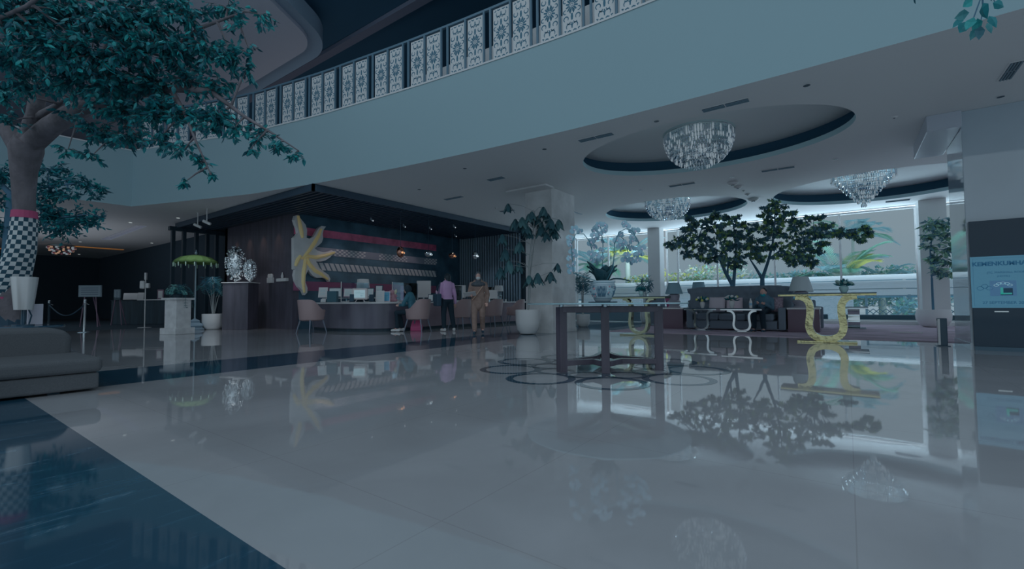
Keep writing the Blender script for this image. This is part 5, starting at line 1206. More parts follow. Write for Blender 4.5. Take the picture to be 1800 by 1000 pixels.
# chequered cloth
wr = [Vector(atD(px, py, d)) for px, py, d in ((8, 522, 6.59), (20, 495, 6.54), (29, 468, 6.49), (37, 440, 6.46), (41, 412, 6.43), (43, 383, 6.4))]
wp = smooth_path([tuple(p) for p in wr], 1)
def wrap(p0, rads, nr, name, cols):
    g = MB(); n = 18; P = [Vector(p) for p in p0]; L_ = [0]
    for a, b in zip(P[:-1], P[1:]): L_.append(L_[-1]+(b-a).length)
    tot = L_[-1]; rows = []
    for i in range(nr+1):
        s = tot*i/nr; k = max(j for j in range(len(L_)-1) if L_[j] <= s+1e-9); f = (s-L_[k])/(L_[k+1]-L_[k]); rows.append((P[k].lerp(P[k+1], f), rads[k]+(rads[k+1]-rads[k])*f))
    vs = []
    for c, r in rows:
        for k in range(n): a = TAU*k/n; vs.append((c.x+r*math.cos(a)-T0.x, c.y+r*math.sin(a)-T0.y, c.z))
    for i in range(nr):
        for k in range(n): g.add([vs[i*n+k], vs[i*n+(k+1) % n], vs[(i+1)*n+(k+1) % n], vs[(i+1)*n+k]], [(0, 1, 2, 3)], (i+k) % len(cols))
    o = g.build(name, cols, ft, smooth=False); return o
rd = [.215, .195, .175, .16, .145, .135]
wrap([tuple(p) for p in wr], rd, 19, 'checked_cloth', [mat('cloth_white', (86, 110, 120), rough=.8, e=.9), mat('cloth_black', (16, 40, 54), rough=.8, e=1.2)])
red_cloth = mat('red_cloth', (80, 38, 62), rough=.8, e=1.0)
wrap([atD(43, 384, 6.4), atD(43, 371, 6.39)], [.14, .13], 1, 'red_band', [red_cloth]); wrap([atD(0, 545, 6.62), atD(8, 522, 6.59)], [.25, .222], 1, 'red_band', [red_cloth])
wrap([tuple(T0+Vector((0, 0, .01))), atD(0, 545, 6.62)], [.34, .26], 3, 'dark_skirt', [black_matt])
random.seed(8)
F2 = at_floor(12, 9.6); DEN = 2.2
tree('ficus_tree', 'second darker fig tree behind the chequered trunk with low leafy branches', 'tree', (F2[0], F2[1], 0), [((F2[0], F2[1], 0), .16)]+lim([(14, 480, 9.6, .12), (18, 400, 9.6, .10), (22, 340, 9.5, .08)]),
     [lim([(20, 400, 9.6, .05), (60, 385, 9.5, .03), (130, 380, 9.3, .015)]), lim([(22, 350, 9.5, .05), (70, 330, 9.3, .03), (150, 320, 9.1, .012)]), lim([(22, 345, 9.5, .06), (-20, 300, 9.5, .03)])],
     fb([(85, 300, 9.2, 26, 16, 9), (115, 318, 9.2, 22, 14, 9), (150, 322, 9.1, 18, 11, 8), (175, 332, 9.1, 12, 6, 8), (85, 340, 9.3, 28, 18, 9), (125, 345, 9.2, 16, 8, 8), (165, 345, 9.1, 12, 5, 7), (90, 382, 9.4, 28, 24, 11), (130, 388, 9.3, 26, 22, 11), (158, 392, 9.3, 18, 12, 9), (75, 400, 9.4, 20, 14, 9), (110, 405, 9.4, 22, 14, 9),
         (5, 310, 9.5, 30, 18, 9), (12, 350, 9.6, 26, 16, 9), (5, 400, 9.6, 26, 18, 9), (68, 360, 9.4, 16, 8, 8), (170, 378, 9.2, 12, 6, 7), (20, 440, 9.7, 20, 9, 8)]), .105, LG, 'oval', dark_bark, wts=(3, 1, 2, 0, 5), droop=.35)
random.seed(3)
hb = tree('ficus_branch', 'close hanging leafy branch with big teal leaves at the top right corner', 'branch', atD(1740, -420, 2.9), [], [lim([(1740, -420, 2.9, .014), (1722, -160, 2.75, .008), (1728, -20, 2.65, .005), (1712, 30, 2.6, .003)]), lim([(1722, -160, 2.75, .006), (1640, -60, 2.8, .004), (1606, 0, 2.8, .002)])],
     [], .1, LG) if False else None
t = thing('ficus_branch', 'close hanging leafy branch with big teal leaves at the top right corner', 'branch', atD(1740, -420, 2.9)); b0 = Vector(atD(1740, -420, 2.9))
g = MB()
tw_ = [[(1740, -420), (1722, -160), (1730, -20), (1712, 30), (1700, 52)], [(1722, -120), (1745, -10), (1750, 12)], [(1726, -40), (1728, 20), (1722, 45)], [(1722, -160), (1640, -60), (1607, 0)]]
for q in tw_: g.tube([Vector(atD(px, py, 2.65))-b0 for px, py in q], [.006]+[.0035]*(len(q)-2)+[.0015], 6)
g.build('branches', dark_bark, t)
g = MB()
for px, py, a, L_ in ((1704, 22, 200, .10), (1712, 30, 240, .09), (1700, 38, 230, .11), (1718, 32, 270, .11), (1728, 5, 265, .11), (1745, 5, 350, .09), (1738, 28, 290, .085), (1724, 45, 262, .085), (1710, 0, 215, .09), (1692, 30, 235, .075), (1607, -6, 265, .05), (1730, -25, 300, .1), (1706, -20, 240, .1), (1716, 50, 250, .07), (1735, 40, 285, .07)):
    p = Vector(atD(px, py, 2.62+random.uniform(-.06, .06)))-b0; d = RIGHT*math.cos(R(a))+UP*math.sin(R(a))+FWD*random.uniform(-.3, .3); leaf(g, p, d, L_, L_*.55, random.choice((0, 0, 2, 4, 1)), roll=random.uniform(1.0, 2.1))
g.build('foliage', LG, t, smooth=False)
# umbrella plant in the white pot
UPX, UPY = 9.62, 6.35
t = thing('umbrella_plant', 'tall umbrella plant with drooping leaf fans in a white round-bottomed pot beside the stone column', 'potted plant', (UPX-.10, UPY+.14, 0)); u0 = Vector((UPX-.10, UPY+.14, 0))
g = MB(); g.lathe([(.10, 0), (.20, .02), (.27, .12), (.30, .30), (.31, .60), (.295, .61), (.285, .55)], n=36); g.build('pot', white_glaze, t)
g = MB(); g.lathe([(.285, .54), (.0, .56)], n=24); g.build('soil', soil_m, t)
g = MB(); st_ = [u0+Vector((0, 0, .5))]+[Vector(atD(px, py, 11.45)) for px, py in ((931, 520), (930, 470), (934, 430), (938, 400), (940, 372))]
g.tube([p-u0 for p in st_], [.028, .026, .024, .02, .015, .008], 8); st2 = [u0+Vector((.03, .02, .5))]+[Vector(atD(px, py, 11.5)) for px, py in ((930, 500), (936, 450), (942, 410), (945, 385))]; g.tube([p-u0 for p in st2], [.02, .018, .015, .012, .006], 8)
lf = MB(); random.seed(12)
def bigleaf(mb, p, d, L_, w, mi):
    d = d.normalized(); s = d.cross(Vector((0, 0, 1))); s = s.normalized() if s.length > .05 else Vector((1, 0, 0)); n_ = s.cross(d); vs = []
    for i in range(6):
        f = i/5; q = p+d*L_*f-Vector((0, 0, .10*L_*f*f)); ww_ = w*.5*(math.sin(PI*min(.97, .08+.9*f))**.7); vs += [q-s*ww_, q+n_*w*.10, q+s*ww_]
    mb.add(vs, [(3*i+j, 3*i+j+1, 3*i+4+j, 3*i+3+j) for i in range(5) for j in (0, 1)], mi)
for px, py, R_, n_, dd in ((893, 358, .22, 3, 0), (955, 364, .26, 7, 0), (945, 380, .26, 7, .1), (930, 376, .24, 6, 0), (962, 375, .24, 6, .1), (972, 392, .24, 6, 0), (925, 395, .24, 6, 0), (918, 382, .28, 7, 0), (906, 385, .26, 5, .15), (968, 385, .27, 7, -.1), (982, 386, .26, 5, 0), (975, 402, .24, 5, .1), (952, 395, .3, 7, .1), (935, 372, .24, 5, 0), (883, 412, .26, 6, .2), (913, 425, .28, 6, .1), (888, 438, .28, 6, .2), (895, 458, .3, 7, 0), (880, 470, .26, 5, .1), (912, 462, .24, 5, .1), (945, 480, .26, 6, 0), (930, 484, .26, 5, .1), (968, 478, .24, 5, -.1), (980, 463, .2, 3, 0), (930, 400, .26, 5, .2), (960, 408, .22, 5, 0)):
    c = Vector(atD(px, py, 11.4+dd+random.uniform(-.1, .1))); near = min(st_+st2, key=lambda q: (q-c).length+abs(q.z-c.z+.2)*.5)
    g.tube([near-u0, (near+c)/2-u0+Vector((0, 0, .05)), c-u0], [.006, .005, .004], 5)
    n_ += 2
    for k in range(n_):
        a = TAU*k/n_+random.uniform(-.2, .2); bigleaf(lf, c-u0, Vector((math.cos(a)*.55, math.sin(a)*.55, -random.uniform(.7, 1.1))), R_*random.uniform(1.0, 1.3), R_*.50, random.choice((0, 0, 1)))
g.build('stem', mat('plant_stem', (54, 64, 70), rough=.7, e=.7), t); lf.build('foliage', [mat('umbrella_leaf', (22, 48, 58), rough=.4, e=1.15), mat('umbrella_leaf_light', (34, 62, 70), rough=.4, e=1.15)], t, ang=80)
# fiddle plant by the window column
CP = (17.55, -1.95)
t = tree('potted_ficus', 'tall round-leaved plant in a pale bowl pot before the right window column', 'potted plant', (CP[0], CP[1], .012), [((CP[0], CP[1], .45), .03), ((CP[0], CP[1], 1.4), .025)], [[((CP[0], CP[1], 1.3), .02), ((CP[0]+.1, CP[1], 2.2), .015), ((CP[0], CP[1]-.1, 2.9), .008)]],
     [(atD(px, py, 13.0+random.uniform(-.3, .2)), (r/F*13, r/F*13, r/F*11), 8, 7) for px, py, r in ((1645, 388, 15), (1632, 395, 14), (1660, 395, 14), (1648, 410, 18), (1630, 415, 12), (1665, 415, 14), (1640, 432, 16), (1660, 438, 16), (1650, 455, 17), (1635, 458, 13), (1665, 460, 13), (1645, 475, 14), (1660, 482, 11))],
     .17, [mat('round_leaf', (32, 56, 66), rough=.4, e=.7), mat('round_leaf_light', (52, 76, 70), rough=.4, e=.75)], 'oval', dark_bark, droop=.6)
g = MB(); g.lathe([(.20, 0), (.30, .05), (.385, .22), (.395, .36), (.36, .50), (.345, .50), (.34, .44), (0, .44)], n=32); g.build('pot', mat('stone_pot', (88, 96, 106), rough=.6, e=.75), t)
# palm like pot plant in the white pot at left
def palm_pot(label, loc, pr, ph, H_, nf, spread, m_, potm=white_glaze, seedv=1, name='potted_palm', stemh=.3, wid=.02):
    random.seed(seedv); t = thing(name, label, 'potted plant', loc)
    g = MB(); g.lathe(pot_profile(pr, ph), n=30); g.build('pot', potm, t); g = MB(); g.lathe([(pr*.88, ph*.9), (0, ph*.92)], n=20); g.build('soil', soil_m, t)
    s = MB(); f = MB()
    for k in range(nf):
        a = random.uniform(0, TAU); rr = random.uniform(.3, 1)*spread; hh = H_*random.uniform(.65, 1)
        p = [Vector((.03*math.cos(a), .03*math.sin(a), ph*.9)), Vector((rr*.25*math.cos(a), rr*.25*math.sin(a), ph+hh*.55)), Vector((rr*.65*math.cos(a), rr*.65*math.sin(a), ph+hh*.95)), Vector((rr*math.cos(a), rr*math.sin(a), ph+hh*.85))]
        s.tube(p, [.012, .008, .005, .002], 5); q = smooth_path([tuple(v) for v in p], 6)
        for j in range(7, len(q)-1):
            for sd in (-1, 1):
                d = Vector(q[j+1])-Vector(q[j]); d.normalize(); sv = Vector((-math.sin(a), math.cos(a), 0))*sd; leaf(f, Vector(q[j]), sv*.8+d*.7-Vector((0, 0, .35)), .24*H_/1.2, wid, k % 2)
    s.build('stem', mat('plant_stem', (54, 64, 70)), t); f.build('foliage', m_, t, smooth=False); return t
DG = [mat('dark_palm', (14, 40, 52), rough=.5, e=.6), mat('dark_palm_light', (20, 50, 58), rough=.5, e=.6)]  # two dark leaf tones, alternating from frond to frond
palm_pot('thin dark palm in a round white pot beside the green parasol', (6.25, 16.55, 0), .31, .50, 1.3, 12, .75, DG, seedv=3)
palm_pot('spiky dark plant in a pale pot in front of the left window column', (16.6, 6.05, .0), .19, .50, 1.35, 10, .30, DG, mat('rose_pot', (110, 108, 114), rough=.6, e=.8), seedv=6)
palm_pot('tall slender dark plant in a white pot right of the stone column', (13.3, 6.9, .0), .22, .40, 1.5, 9, .28, DG, seedv=9)
# ================================================================ LEFT: SOFA, LAMP, STANDS
sf = thing('sofa', 'low grey-brown sofa in the left foreground with a deep flat seat', 'sofa', (-1, 6.2, 0))
g = MB(); g.box(-2.2, 2.19, -.57, .75, .02, .168); g.build('base', sofa_m, sf, smooth=False, bev=.02, seg=3)
g = MB(); g.box(-2.2, 2.21, -.60, .30, .172, .305); g.build('seat_cushion', sofa_m, sf, smooth=False, bev=.045, seg=4)
zb = [(2.14, .17), (2.14, .46), (2.10, .53), (2.0, .56), (1.75, .565), (1.45, .567), (1.30, .58), (1.18, .62), (1.06, .69), (.95, .78), (.5, .85), (-2.2, .86), (-2.2, .17)]
g = MB(); n = len(zb)
vs = [(x, .24, z) for x, z in zb]+[(x, .62, z) for x, z in zb]; g.add(vs, [tuple(range(n)), tuple(range(2*n-1, n-1, -1))]+[((i+1) % n, i, n+i, n+(i+1) % n) for i in range(n)])
g.build('backrest', sofa_m, sf, smooth=True, ang=35, bev=.05, seg=4)
g = MB()
for x in (-1.9, 1.9):
    for y in (-.45, .6): g.box(x-.04, x+.04, y-.04, y+.04, 0, .03)
g.build('feet', black_matt, sf, smooth=False)
LX, LY = .98, 8.02
t = thing('side_table', 'round black side table behind the low sofa', 'table', (LX, LY, 0)); g = MB(); g.lathe([(.36, .52), (.37, .535), (.36, .55)], n=36); g.build('tabletop', black_gloss, t); g = MB(); g.lathe([(.2, 0), (.2, .02), (.03, .05), (.03, .52)], n=20); g.build('pedestal', black_gloss, t)
t = thing('table_lamp', 'lamp with a tall tapered pearly metallic shade on the black side table', 'lamp', (LX, LY, .55))
pearl = mat('pearl_metal', (136, 106, 102), rough=.28, e=.62, metal=.4)
g = MB(); g.lathe([(.085, .19), (.122, .585), (.112, .585), (.078, .20)], n=36); g.build('lamp_shade', pearl, t)
g = MB(); g.lathe([(.10, 0), (.10, .015), (.02, .02), (.02, .2)], n=18); g.tube([(.05, 0, .015), (.07, .0, .12), (.04, 0, .2)], .008, 6); g.build('lamp_base', black_gloss, t)
g = MB(); g.obox((0, 0, .13), (.13, .10, .26)); b_ = g.build('tissue_box', mat('pale_box', (70, 78, 90), rough=.5, e=.7), smooth=False, bev=.006); b_.location = (LX+.12, LY+.16, .551); tag(b_, 'pale box standing right behind the pearly lamp', 'box')
def stanchion(label, px, py, h=.95):
    x, y = Z(px, py); y = min(y, 22); t = thing('stanchion', label, 'barrier post', (x, y, 0), 0, 'chrome rope posts')
    g = MB(); g.lathe([(.16, 0), (.16, .015), (.03, .03)], n=24); g.build('base', steel, t); g = MB(); g.lathe([(.032, .03), (.032, h-.1), (.04, h-.09), (.04, h-.04), (.02, h-.03)], n=16); g.ell((0, 0, h), .04); g.tube([(0, 0, h-.08), (.09, 0, h-.13)], .015, 6); g.build('pole', chrome, t); return Vector((x, y, h-.12))
a = stanchion('chrome rope post farther left behind the low sofa', 85, 579); b = stanchion('chrome rope post beside the far easel sign', 148, 584)
g = MB(); g.tube([a.lerp(b, i/12)-Vector((0, 0, .35*math.sin(PI*i/12))) for i in range(13)], .018, 8); o = g.build('barrier_rope', black_matt); tag(o, 'dark rope sagging between the two chrome posts', 'rope')
def easel(px, d, w, h, z0, label, lean=0):
    x, y = at_floor(px, d); t = thing('easel_sign', label, 'sign', (x, y, 0), CA)
    g = MB(); g.box(-w/2, w/2, -.02, .02, z0, z0+h, 0); g.box(-w/2+.04, w/2-.04, -.024, -.02, z0+.04, z0+h-.04, 1)
    for k in range(4): g.box(-w/2+.1, w/2-.1, -.027, -.024, z0+h-.12-.08*k, z0+h-.09-.08*k, 2)
    g.build('board', [mat('easel_board', (34, 50, 60), rough=.6, e=1.3), mat('easel_face', (40, 56, 66), rough=.6, e=1.3), mat('easel_text', (24, 38, 50), rough=.6, e=1.3)], t, smooth=False)
    for s in (-1, 1): g = MB(); g.tube([(s*w*.2, .02, z0+h*.9), (s*(w*.2+.16), -.02, 0)], .018, 6); g.build('leg', walnut, t)
    g = MB(); g.tube([(0, .02, z0+h*.9), (0, .45, 0)], .018, 6); g.build('leg', walnut, t)
easel(159, 17.2, .85, .44, 1.12, 'wide framed notice board on an easel behind the chrome posts')
easel(207, 18.5, .26, .42, 1.02, 'small framed leaflet on a tall easel left of the sanitiser stand')
x, y = at_floor(256, 16.3); t = thing('sanitiser_stand', 'white hand sanitiser dispenser on a thin pole stand', 'dispenser', (x, y, 0), CA)
g = MB(); g.lathe([(.20, 0), (.20, .012), (.02, .02)], n=20); g.build('base', white_plain, t); g = MB(); g.lathe([(.018, .02), (.018, 1.95)], n=10); g.build('pole', white_plain, t)
g = MB(); g.box(-.16, .0, -.08, .06, 1.38, 1.66); g.build('dispenser', white_glaze, t, smooth=False, bev=.03); g = MB(); g.box(.02, .14, -.05, .05, 1.40, 1.58); g.build('drip_tray', white_glaze, t, smooth=False, bev=.02); g = MB(); g.box(-.03, .03, -.03, .03, 1.7, 1.95); g.build('top_sign', white_plain, t, smooth=False)
x, y = at_floor(265, 19.5); dk = thing('concierge_desk', 'dark far desk with a pale top behind the sanitiser stand', 'desk', (x, y, 0), CA)
g = MB(); g.box(-1.4, 1.3, -.3, .3, 0, 1.0); g.build('desk_body', dark_timber, dk, smooth=False, bev=.01); g = MB(); g.box(-.3, 1.35, -.33, .33, 1.002, 1.04); g.build('desk_top', mat('pale_far_top', (84, 90, 100), rough=.4, e=.5), dk, smooth=False); g = MB(); g.box(-1.42, -.31, -.33, .33, 1.002, 1.02); g.build('lower_top', dark_timber, dk, smooth=False)
def on_far(px, w, h, z, label, name, cat, m_):
    x, y = at_floor(px, 19.2); g = MB(); g.box(-w/2, w/2, -.03, .03, 0, h); o = g.build(name, m_, smooth=False, bev=.01); o.location = (x, y, z); o.rotation_euler = (-.15, 0, CA); tag(o, label, cat)
on_far(230, .6, .28, 1.03, 'white document tray on the far desk left of the sanitiser pole', 'document_tray', 'tray', mat('far_white', (88, 102, 112), rough=.6, e=.45))
on_far(248, .26, .30, 1.03, 'pale upright folder on the far desk behind the sanitiser pole', 'folder', 'folder', mat('far_white', (88, 102, 112)))
t = thing('picture_frame', 'small framed notice on the far desk left of the white pedestal', 'frame', (*at_floor(283, 19.2), 1.045), CA)
g = MB(); g.box(-.13, .13, -.02, .02, 0, .40); g.build('frame', walnut, t, smooth=False); g = MB(); g.box(-.09, .09, -.025, -.02, .05, .35); g.build('printed_sheet', mat('far_white', (88, 102, 112)), t, smooth=False)
# pedestal with fern
x, y = Z(312, 587); t = thing('pedestal', 'square cream stone pedestal with a stepped foot', 'pedestal', (x, y, 0), R(20))
pm = noisy(mat('cream_stone', (124, 122, 122), rough=.7, e=.62), 5, .12)
g = MB(); g.box(-.28, .28, -.28, .28, 0, .17); g.build('foot', pm, t, smooth=False, bev=.012); g = MB(); g.box(-.21, .21, -.21, .21, .17, .93); g.build('shaft', pm, t, smooth=False, bev=.008); g = MB(); g.box(-.27, .27, -.27, .27, .93, .985); g.build('cap', pm, t, smooth=False, bev=.01)
random.seed(2); f = MB(); s = MB(); pl = thing('trailing_fern', 'dark trailing fern spilling over the top of the cream pedestal', 'plant', (x, y, .986))
g = MB(); g.lathe([(.09, 0), (.12, .09), (.11, .09)], n=16); g.build('pot', dark_timber, pl)
for k in range(22):
    a = random.uniform(0, TAU); r = random.uniform(.12, .34); hh = random.uniform(.1, .32); dr = -.35 if random.random() < .35 else 0
    p = [Vector((0, 0, .06)), Vector((r*.5*math.cos(a), r*.5*math.sin(a), .06+hh)), Vector((r*math.cos(a), r*math.sin(a), .06+hh*.6)), Vector((r*1.15*math.cos(a), r*1.15*math.sin(a), .06+hh*.2+dr))]
    s.tube(p, .004, 4); q = smooth_path([tuple(v) for v in p], 6)
    for j in range(3, len(q)): 
        for sd in (-1, 1): leaf(f, Vector(q[j]), Vector((-math.sin(a)*sd, math.cos(a)*sd, -.3)), .07, .022, k % 2)
s.build('stem', LG[4], pl); f.build('foliage', [mat('fern', (32, 64, 68), rough=.5, e=.7), LG[4]], pl, smooth=False)
# parasol
x, y = Z(342, 580); t = thing('parasol', 'small green ceremonial parasol with a fringed scalloped edge on a thin pole', 'parasol', (x, y, 0))
g = MB(); N = 16; rings = [(.02, 0), (.20, -.03), (.42, -.09), (.56, -.19), (.60, -.26)]; vs = []; fs = []
for r, z in rings:
    for k in range(N*2): a = TAU*k/(N*2); rr = r*(1 if k % 2 == 0 else .965); vs.append((rr*math.cos(a), rr*math.sin(a), 2.38+z-(.018 if k % 2 and r > .3 else 0)))
n = 2*N
for i in range(len(rings)-1):
    for k in range(n): fs.append((i*n+k, i*n+(k+1) % n, (i+1)*n+(k+1) % n, (i+1)*n+k))
g.add(vs, fs); o = par_c = g.build('canopy', mat('parasol_green', (54, 82, 50), rough=.8, e=1.9), t, ang=20); md = o.modifiers.new('thick', 'SOLIDIFY'); md.thickness = .008
for k in range(N): a = TAU*k/N; g = MB(); g.lathe([(.012, -.13), (.018, -.02), (.006, 0)], (.59*math.cos(a), .59*math.sin(a), 2.12), 6); g.build('tassel', mat('parasol_fringe', (60, 80, 78), rough=.8, e=.6), par_c)
g = MB(); g.tube([(0, 0, .3), (0, 0, 2.42)], .022, 10); g.lathe([(.03, 0), (.045, .03), (.02, .07), (.01, .14)], (0, 0, 2.40), 10); g.build('pole', mat('parasol_pole', (52, 68, 78), rough=.5, e=.7), t)
g = MB(); g.lathe([(.26, 0), (.27, .05), (.20, .08), (.24, .14), (.19, .2), (.13, .24), (.15, .28), (.06, .34), (.03, .36)], n=24); g.build('stone_base', mat('carved_stone', (44, 60, 72), rough=.9, e=.7), t)
# plinths with chrome sculptures
t = thing('plinth', 'dark red-brown folded plinth with a thin white top carrying two mirror sculptures', 'plinth', (6.75, 15.75, 0), CA)
g = MB(); g.box(-.45, -.02, -.25, .3, 0, 1.47); g.build('left_block', brown_timber, t, smooth=False, bev=.006); g = MB(); g.box(.0, .42, -.35, .25, 0, 1.475); g.build('right_block', brown_timber, t, smooth=False, bev=.006)
g = MB(); g.box(-.48, -.01, -.28, .33, 1.478, 1.50); g.box(0, .45, -.38, .28, 1.478, 1.505); g.build('white_top', mat('plinth_top', (100, 108, 116), rough=.4, e=.6), t, smooth=False)
facet = mat('mirror_facet', (.88, .93, .95), rough=.12, metal=1, raw=True)
def egg(label, off, rx, rz_):
    w = Matrix.Rotation(CA, 3, 'Z') @ Vector((off[0], off[1], 0)); t = thing('mirror_sculpture', label, 'sculpture', (6.75+w.x, 15.75+w.y, off[2])); random.seed(int(rx*1000))
    g = MB(); 
    for i in range(230):
        z = random.uniform(-1, 1); a = random.uniform(0, TAU); s = math.sqrt(1-z*z); g.ell((rx*s*math.cos(a), rx*s*math.sin(a), rz_+.07+rz_*z), random.uniform(.02, .045), 8, 6)
    g.ell((0, 0, rz_+.07), (rx*.85, rx*.85, rz_*.9), 14, 10); g.build('mirror_shell', facet, t, smooth=False)
    g = MB(); g.lathe([(.03, 0), (.03, .12)], n=10); g.build('stand', white_plain, t)
egg('taller egg-shaped sculpture of chrome facets on the brown plinth', (-.20, 0, 1.502), .29, .55); egg('smaller round chrome facet sculpture on the right of the brown plinth', (.33, -.10, 1.507), .17, .33)

# ================================================================ MIRRORED PILLAR SCREEN
t = thing('led_display', 'tall black display panel on the mirrored pillar showing a pale blue event notice', 'screen', (10.03, -1.6, 0))
XF = 10.03; T = Matrix.Translation((-10.03, 1.6, 0))
g = MB(); g.box(9.985, 10.045, -2.36, -1.565, .06, 2.0); g.build('bezel', mat('screen_black', (10, 28, 42), rough=.05, e=1.4, ior=1.5), t, smooth=False, bev=.004, xf=T)
yL = atX(1707, 500, 9.98)[1]; yR = -2.33; zt_ = atX(1707, 452, 9.98)[2]; zb_ = atX(1707, 541, 9.98)[2]
g = MB(); g.box(9.981, 9.984, yR, yL, zb_, zt_); g.build('lit_screen', mat('slide_blue', (30, 60, 78), rough=.1, em=(.026, .080, .118), ems=1.0, e=1), t, smooth=False, xf=T)
g = MB(); g.box(9.975, 10.0, -2.40, -1.57, .0, .06); g.build('sill', mat('sill_dark', (30, 50, 64), rough=.3, e=1.2), t, smooth=False, xf=T)
g = MB(); g.box(9.978, 9.983, -1.95, -1.80, zb_-.065, zb_-.05); g.build('maker_plate', mat('plate_white', (120, 132, 140), rough=.5, em=(.15, .2, .22), ems=1), t, smooth=False, xf=T)
txtm = mat('slide_ink', (16, 52, 76), rough=.4, em=(.002, .018, .036), ems=1)
def text_part(body, y, z, size, name, parent, T, mt=txtm, bold=0):
    cu = bpy.data.curves.new('txt', 'FONT'); cu.body = body; cu.size = size; cu.align_x = 'CENTER'; cu.extrude = .0008; cu.offset = bold
    o = bpy.data.objects.new('txt', cu); C.objects.link(o); bpy.context.view_layer.update()
    me = bpy.data.meshes.new_from_object(o.evaluated_get(bpy.context.evaluated_depsgraph_get())); bpy.data.objects.remove(o)
    for v in me.vertices:
        p = v.co.copy(); v.co = T @ Vector((9.979-p.z, y-p.x, z+p.y))
    me.materials.clear(); me.materials.append(mt); q = bpy.data.objects.new(name, me); C.objects.link(q); q.parent = parent; return q
yc = atX(1763, 500, 9.98)[1]
text_part('KEMENKUMHAM', yc, atX(1763, 466, 9.98)[2], .086, 'heading_text', t, T, bold=.003)
text_part('JTC. MARSHALL ROOM', yc-.04, atX(1763, 480, 9.98)[2], .040, 'room_text', t, T)
text_part('(HOTEL)', yc-.01, atX(1763, 486.5, 9.98)[2], .036, 'room_text', t, T)
text_part('27 SEPTEMBER 2021', yc-.02, atX(1763, 534, 9.98)[2], .058, 'date_text', t, T)
z0_, z1_ = atX(1763, 520, 9.98)[2], atX(1763, 493, 9.98)[2]; hy = .14
g = MB(); X_ = 9.978
def q4(y0, y1, z0, z1, mi, dx=0): g.add([(X_-dx, y0, z0), (X_-dx, y1, z0), (X_-dx, y1, z1), (X_-dx, y0, z1)], [(0, 3, 2, 1)], mi)
q4(yc-hy, yc+hy, z0_, z1_, 0); hz = z1_-z0_
q4(yc-.10, yc+.03, z0_+.04*hz, z0_+.50*hz, 1, .0006); q4(yc-.0, yc+.03, z0_+.1*hz, z0_+.55*hz, 2, .0012); q4(yc-.09, yc+.03, z0_+.1*hz, z0_+.2*hz, 2, .0012)
for k in range(5):
    a = R(20+35*k); cc = (yc+.085*math.cos(a)*.9, z0_+.62*hz+.05*math.sin(a)); pts_ = [(cc[0]+.03*math.cos(TAU*i/12), cc[1]+.018*math.sin(TAU*i/12)) for i in range(13)]
    vs = []
    for (yy, zz) in pts_: vs += [(X_-.0015, yy, zz), (X_-.0015, cc[0]+(yy-cc[0])*.7, cc[1]+(zz-cc[1])*.7)]
    g.add(vs, [(2*i, 2*i+1, 2*i+3, 2*i+2) for i in range(12)], 3)
g.build('crest', [mat('crest_navy', (34, 62, 86), rough=.4, em=(.02, .05, .09), ems=1), mat('crest_black', (14, 40, 58), rough=.4), mat('crest_green', (30, 96, 96), rough=.4, em=(.012, .08, .08), ems=1), mat('crest_line', (84, 118, 130), rough=.4, em=(.06, .12, .15), ems=1)], t, smooth=False, xf=T)
g = MB()
for (a, b) in (((yL-.03, zb_+.03), (yR+.0, zb_+.03)), ((yL-.03, zb_+.03), (yL-.03, zt_-.03)), ((yL-.03, zt_-.03), (yR, zt_-.03))):
    g.bar((9.9795, a[0], a[1]), (9.9795, b[0], b[1]), .004, .001)
for k in range(3):
    c0 = (yL-.10-.05*k, zb_+.30+.03*(k % 2)); pr = [(9.979, c0[0]+.035*math.cos(TAU*i/14), c0[1]+.03*math.sin(TAU*i/14)) for i in range(15)]; g.tube(pr, .0022, 4)
g.build('border_ornament', txtm, t, smooth=False, xf=T)
t = thing('floor_bollard', 'short black box post on the floor at the foot of the mirrored pillar', 'bollard', (10.62, -1.28, 0)); g = MB(); g.box(-.06, .06, -.06, .06, .01, .47); g.build('post', black_gloss, t, smooth=False, bev=.008); g = MB(); g.box(-.09, .09, -.09, .09, 0, .012); g.build('base_plate', black_gloss, t, smooth=False)
g = MB(); g.box(-.066, -.06, .03, .06, .02, .46); g.build('side_strip', white_plain, t, smooth=False)
g = MB(); g.box(-.28, .28, -.03, .03, 0, .02); o = g.build('floor_socket', white_plain, smooth=False); o.location = (14.2, -1.1, .013); o.rotation_euler = (0, 0, R(90)); tag(o, 'thin white strip lying on the plum carpet', 'floor plate')

# ================================================================ OUTSIDE THE WINDOWS
fm = mat('fence_white', (122, 144, 157), rough=.7, e=.72)
t = thing('garden_fence', 'long white louvred garden wall outside the windows', 'fence', (26, 0, 0))
g = MB()
for z0, z1 in ((.98, 1.28), (1.305, 1.66), (1.69, 1.92)): g.box(-.04, .04, -22, 22, z0, z1)
g.build('boards', fm, t, smooth=False)
g = MB(); g.box(.05, .09, -22, 22, .9, 1.90); g.build('backing', mat('fence_gap', (44, 78, 96), rough=.8), t, smooth=False)
for y in (-14, -8, -2, 4, 10, 16): g = MB(); g.box(.0, .1, y-.05, y+.05, -.02, 1.9); g.build('post', fm, t, smooth=False)
g = MB()
brick = mat('brick_wall', (104, 112, 118), rough=.9, e=.8); tt = brick.node_tree; bb = bsdf(brick); tcn = tt.nodes.new('ShaderNodeTexCoord'); mpg = tt.nodes.new('ShaderNodeMapping'); mpg.inputs['Rotation'].default_value = (0, R(90), R(90)); br2 = tt.nodes.new('ShaderNodeTexBrick')
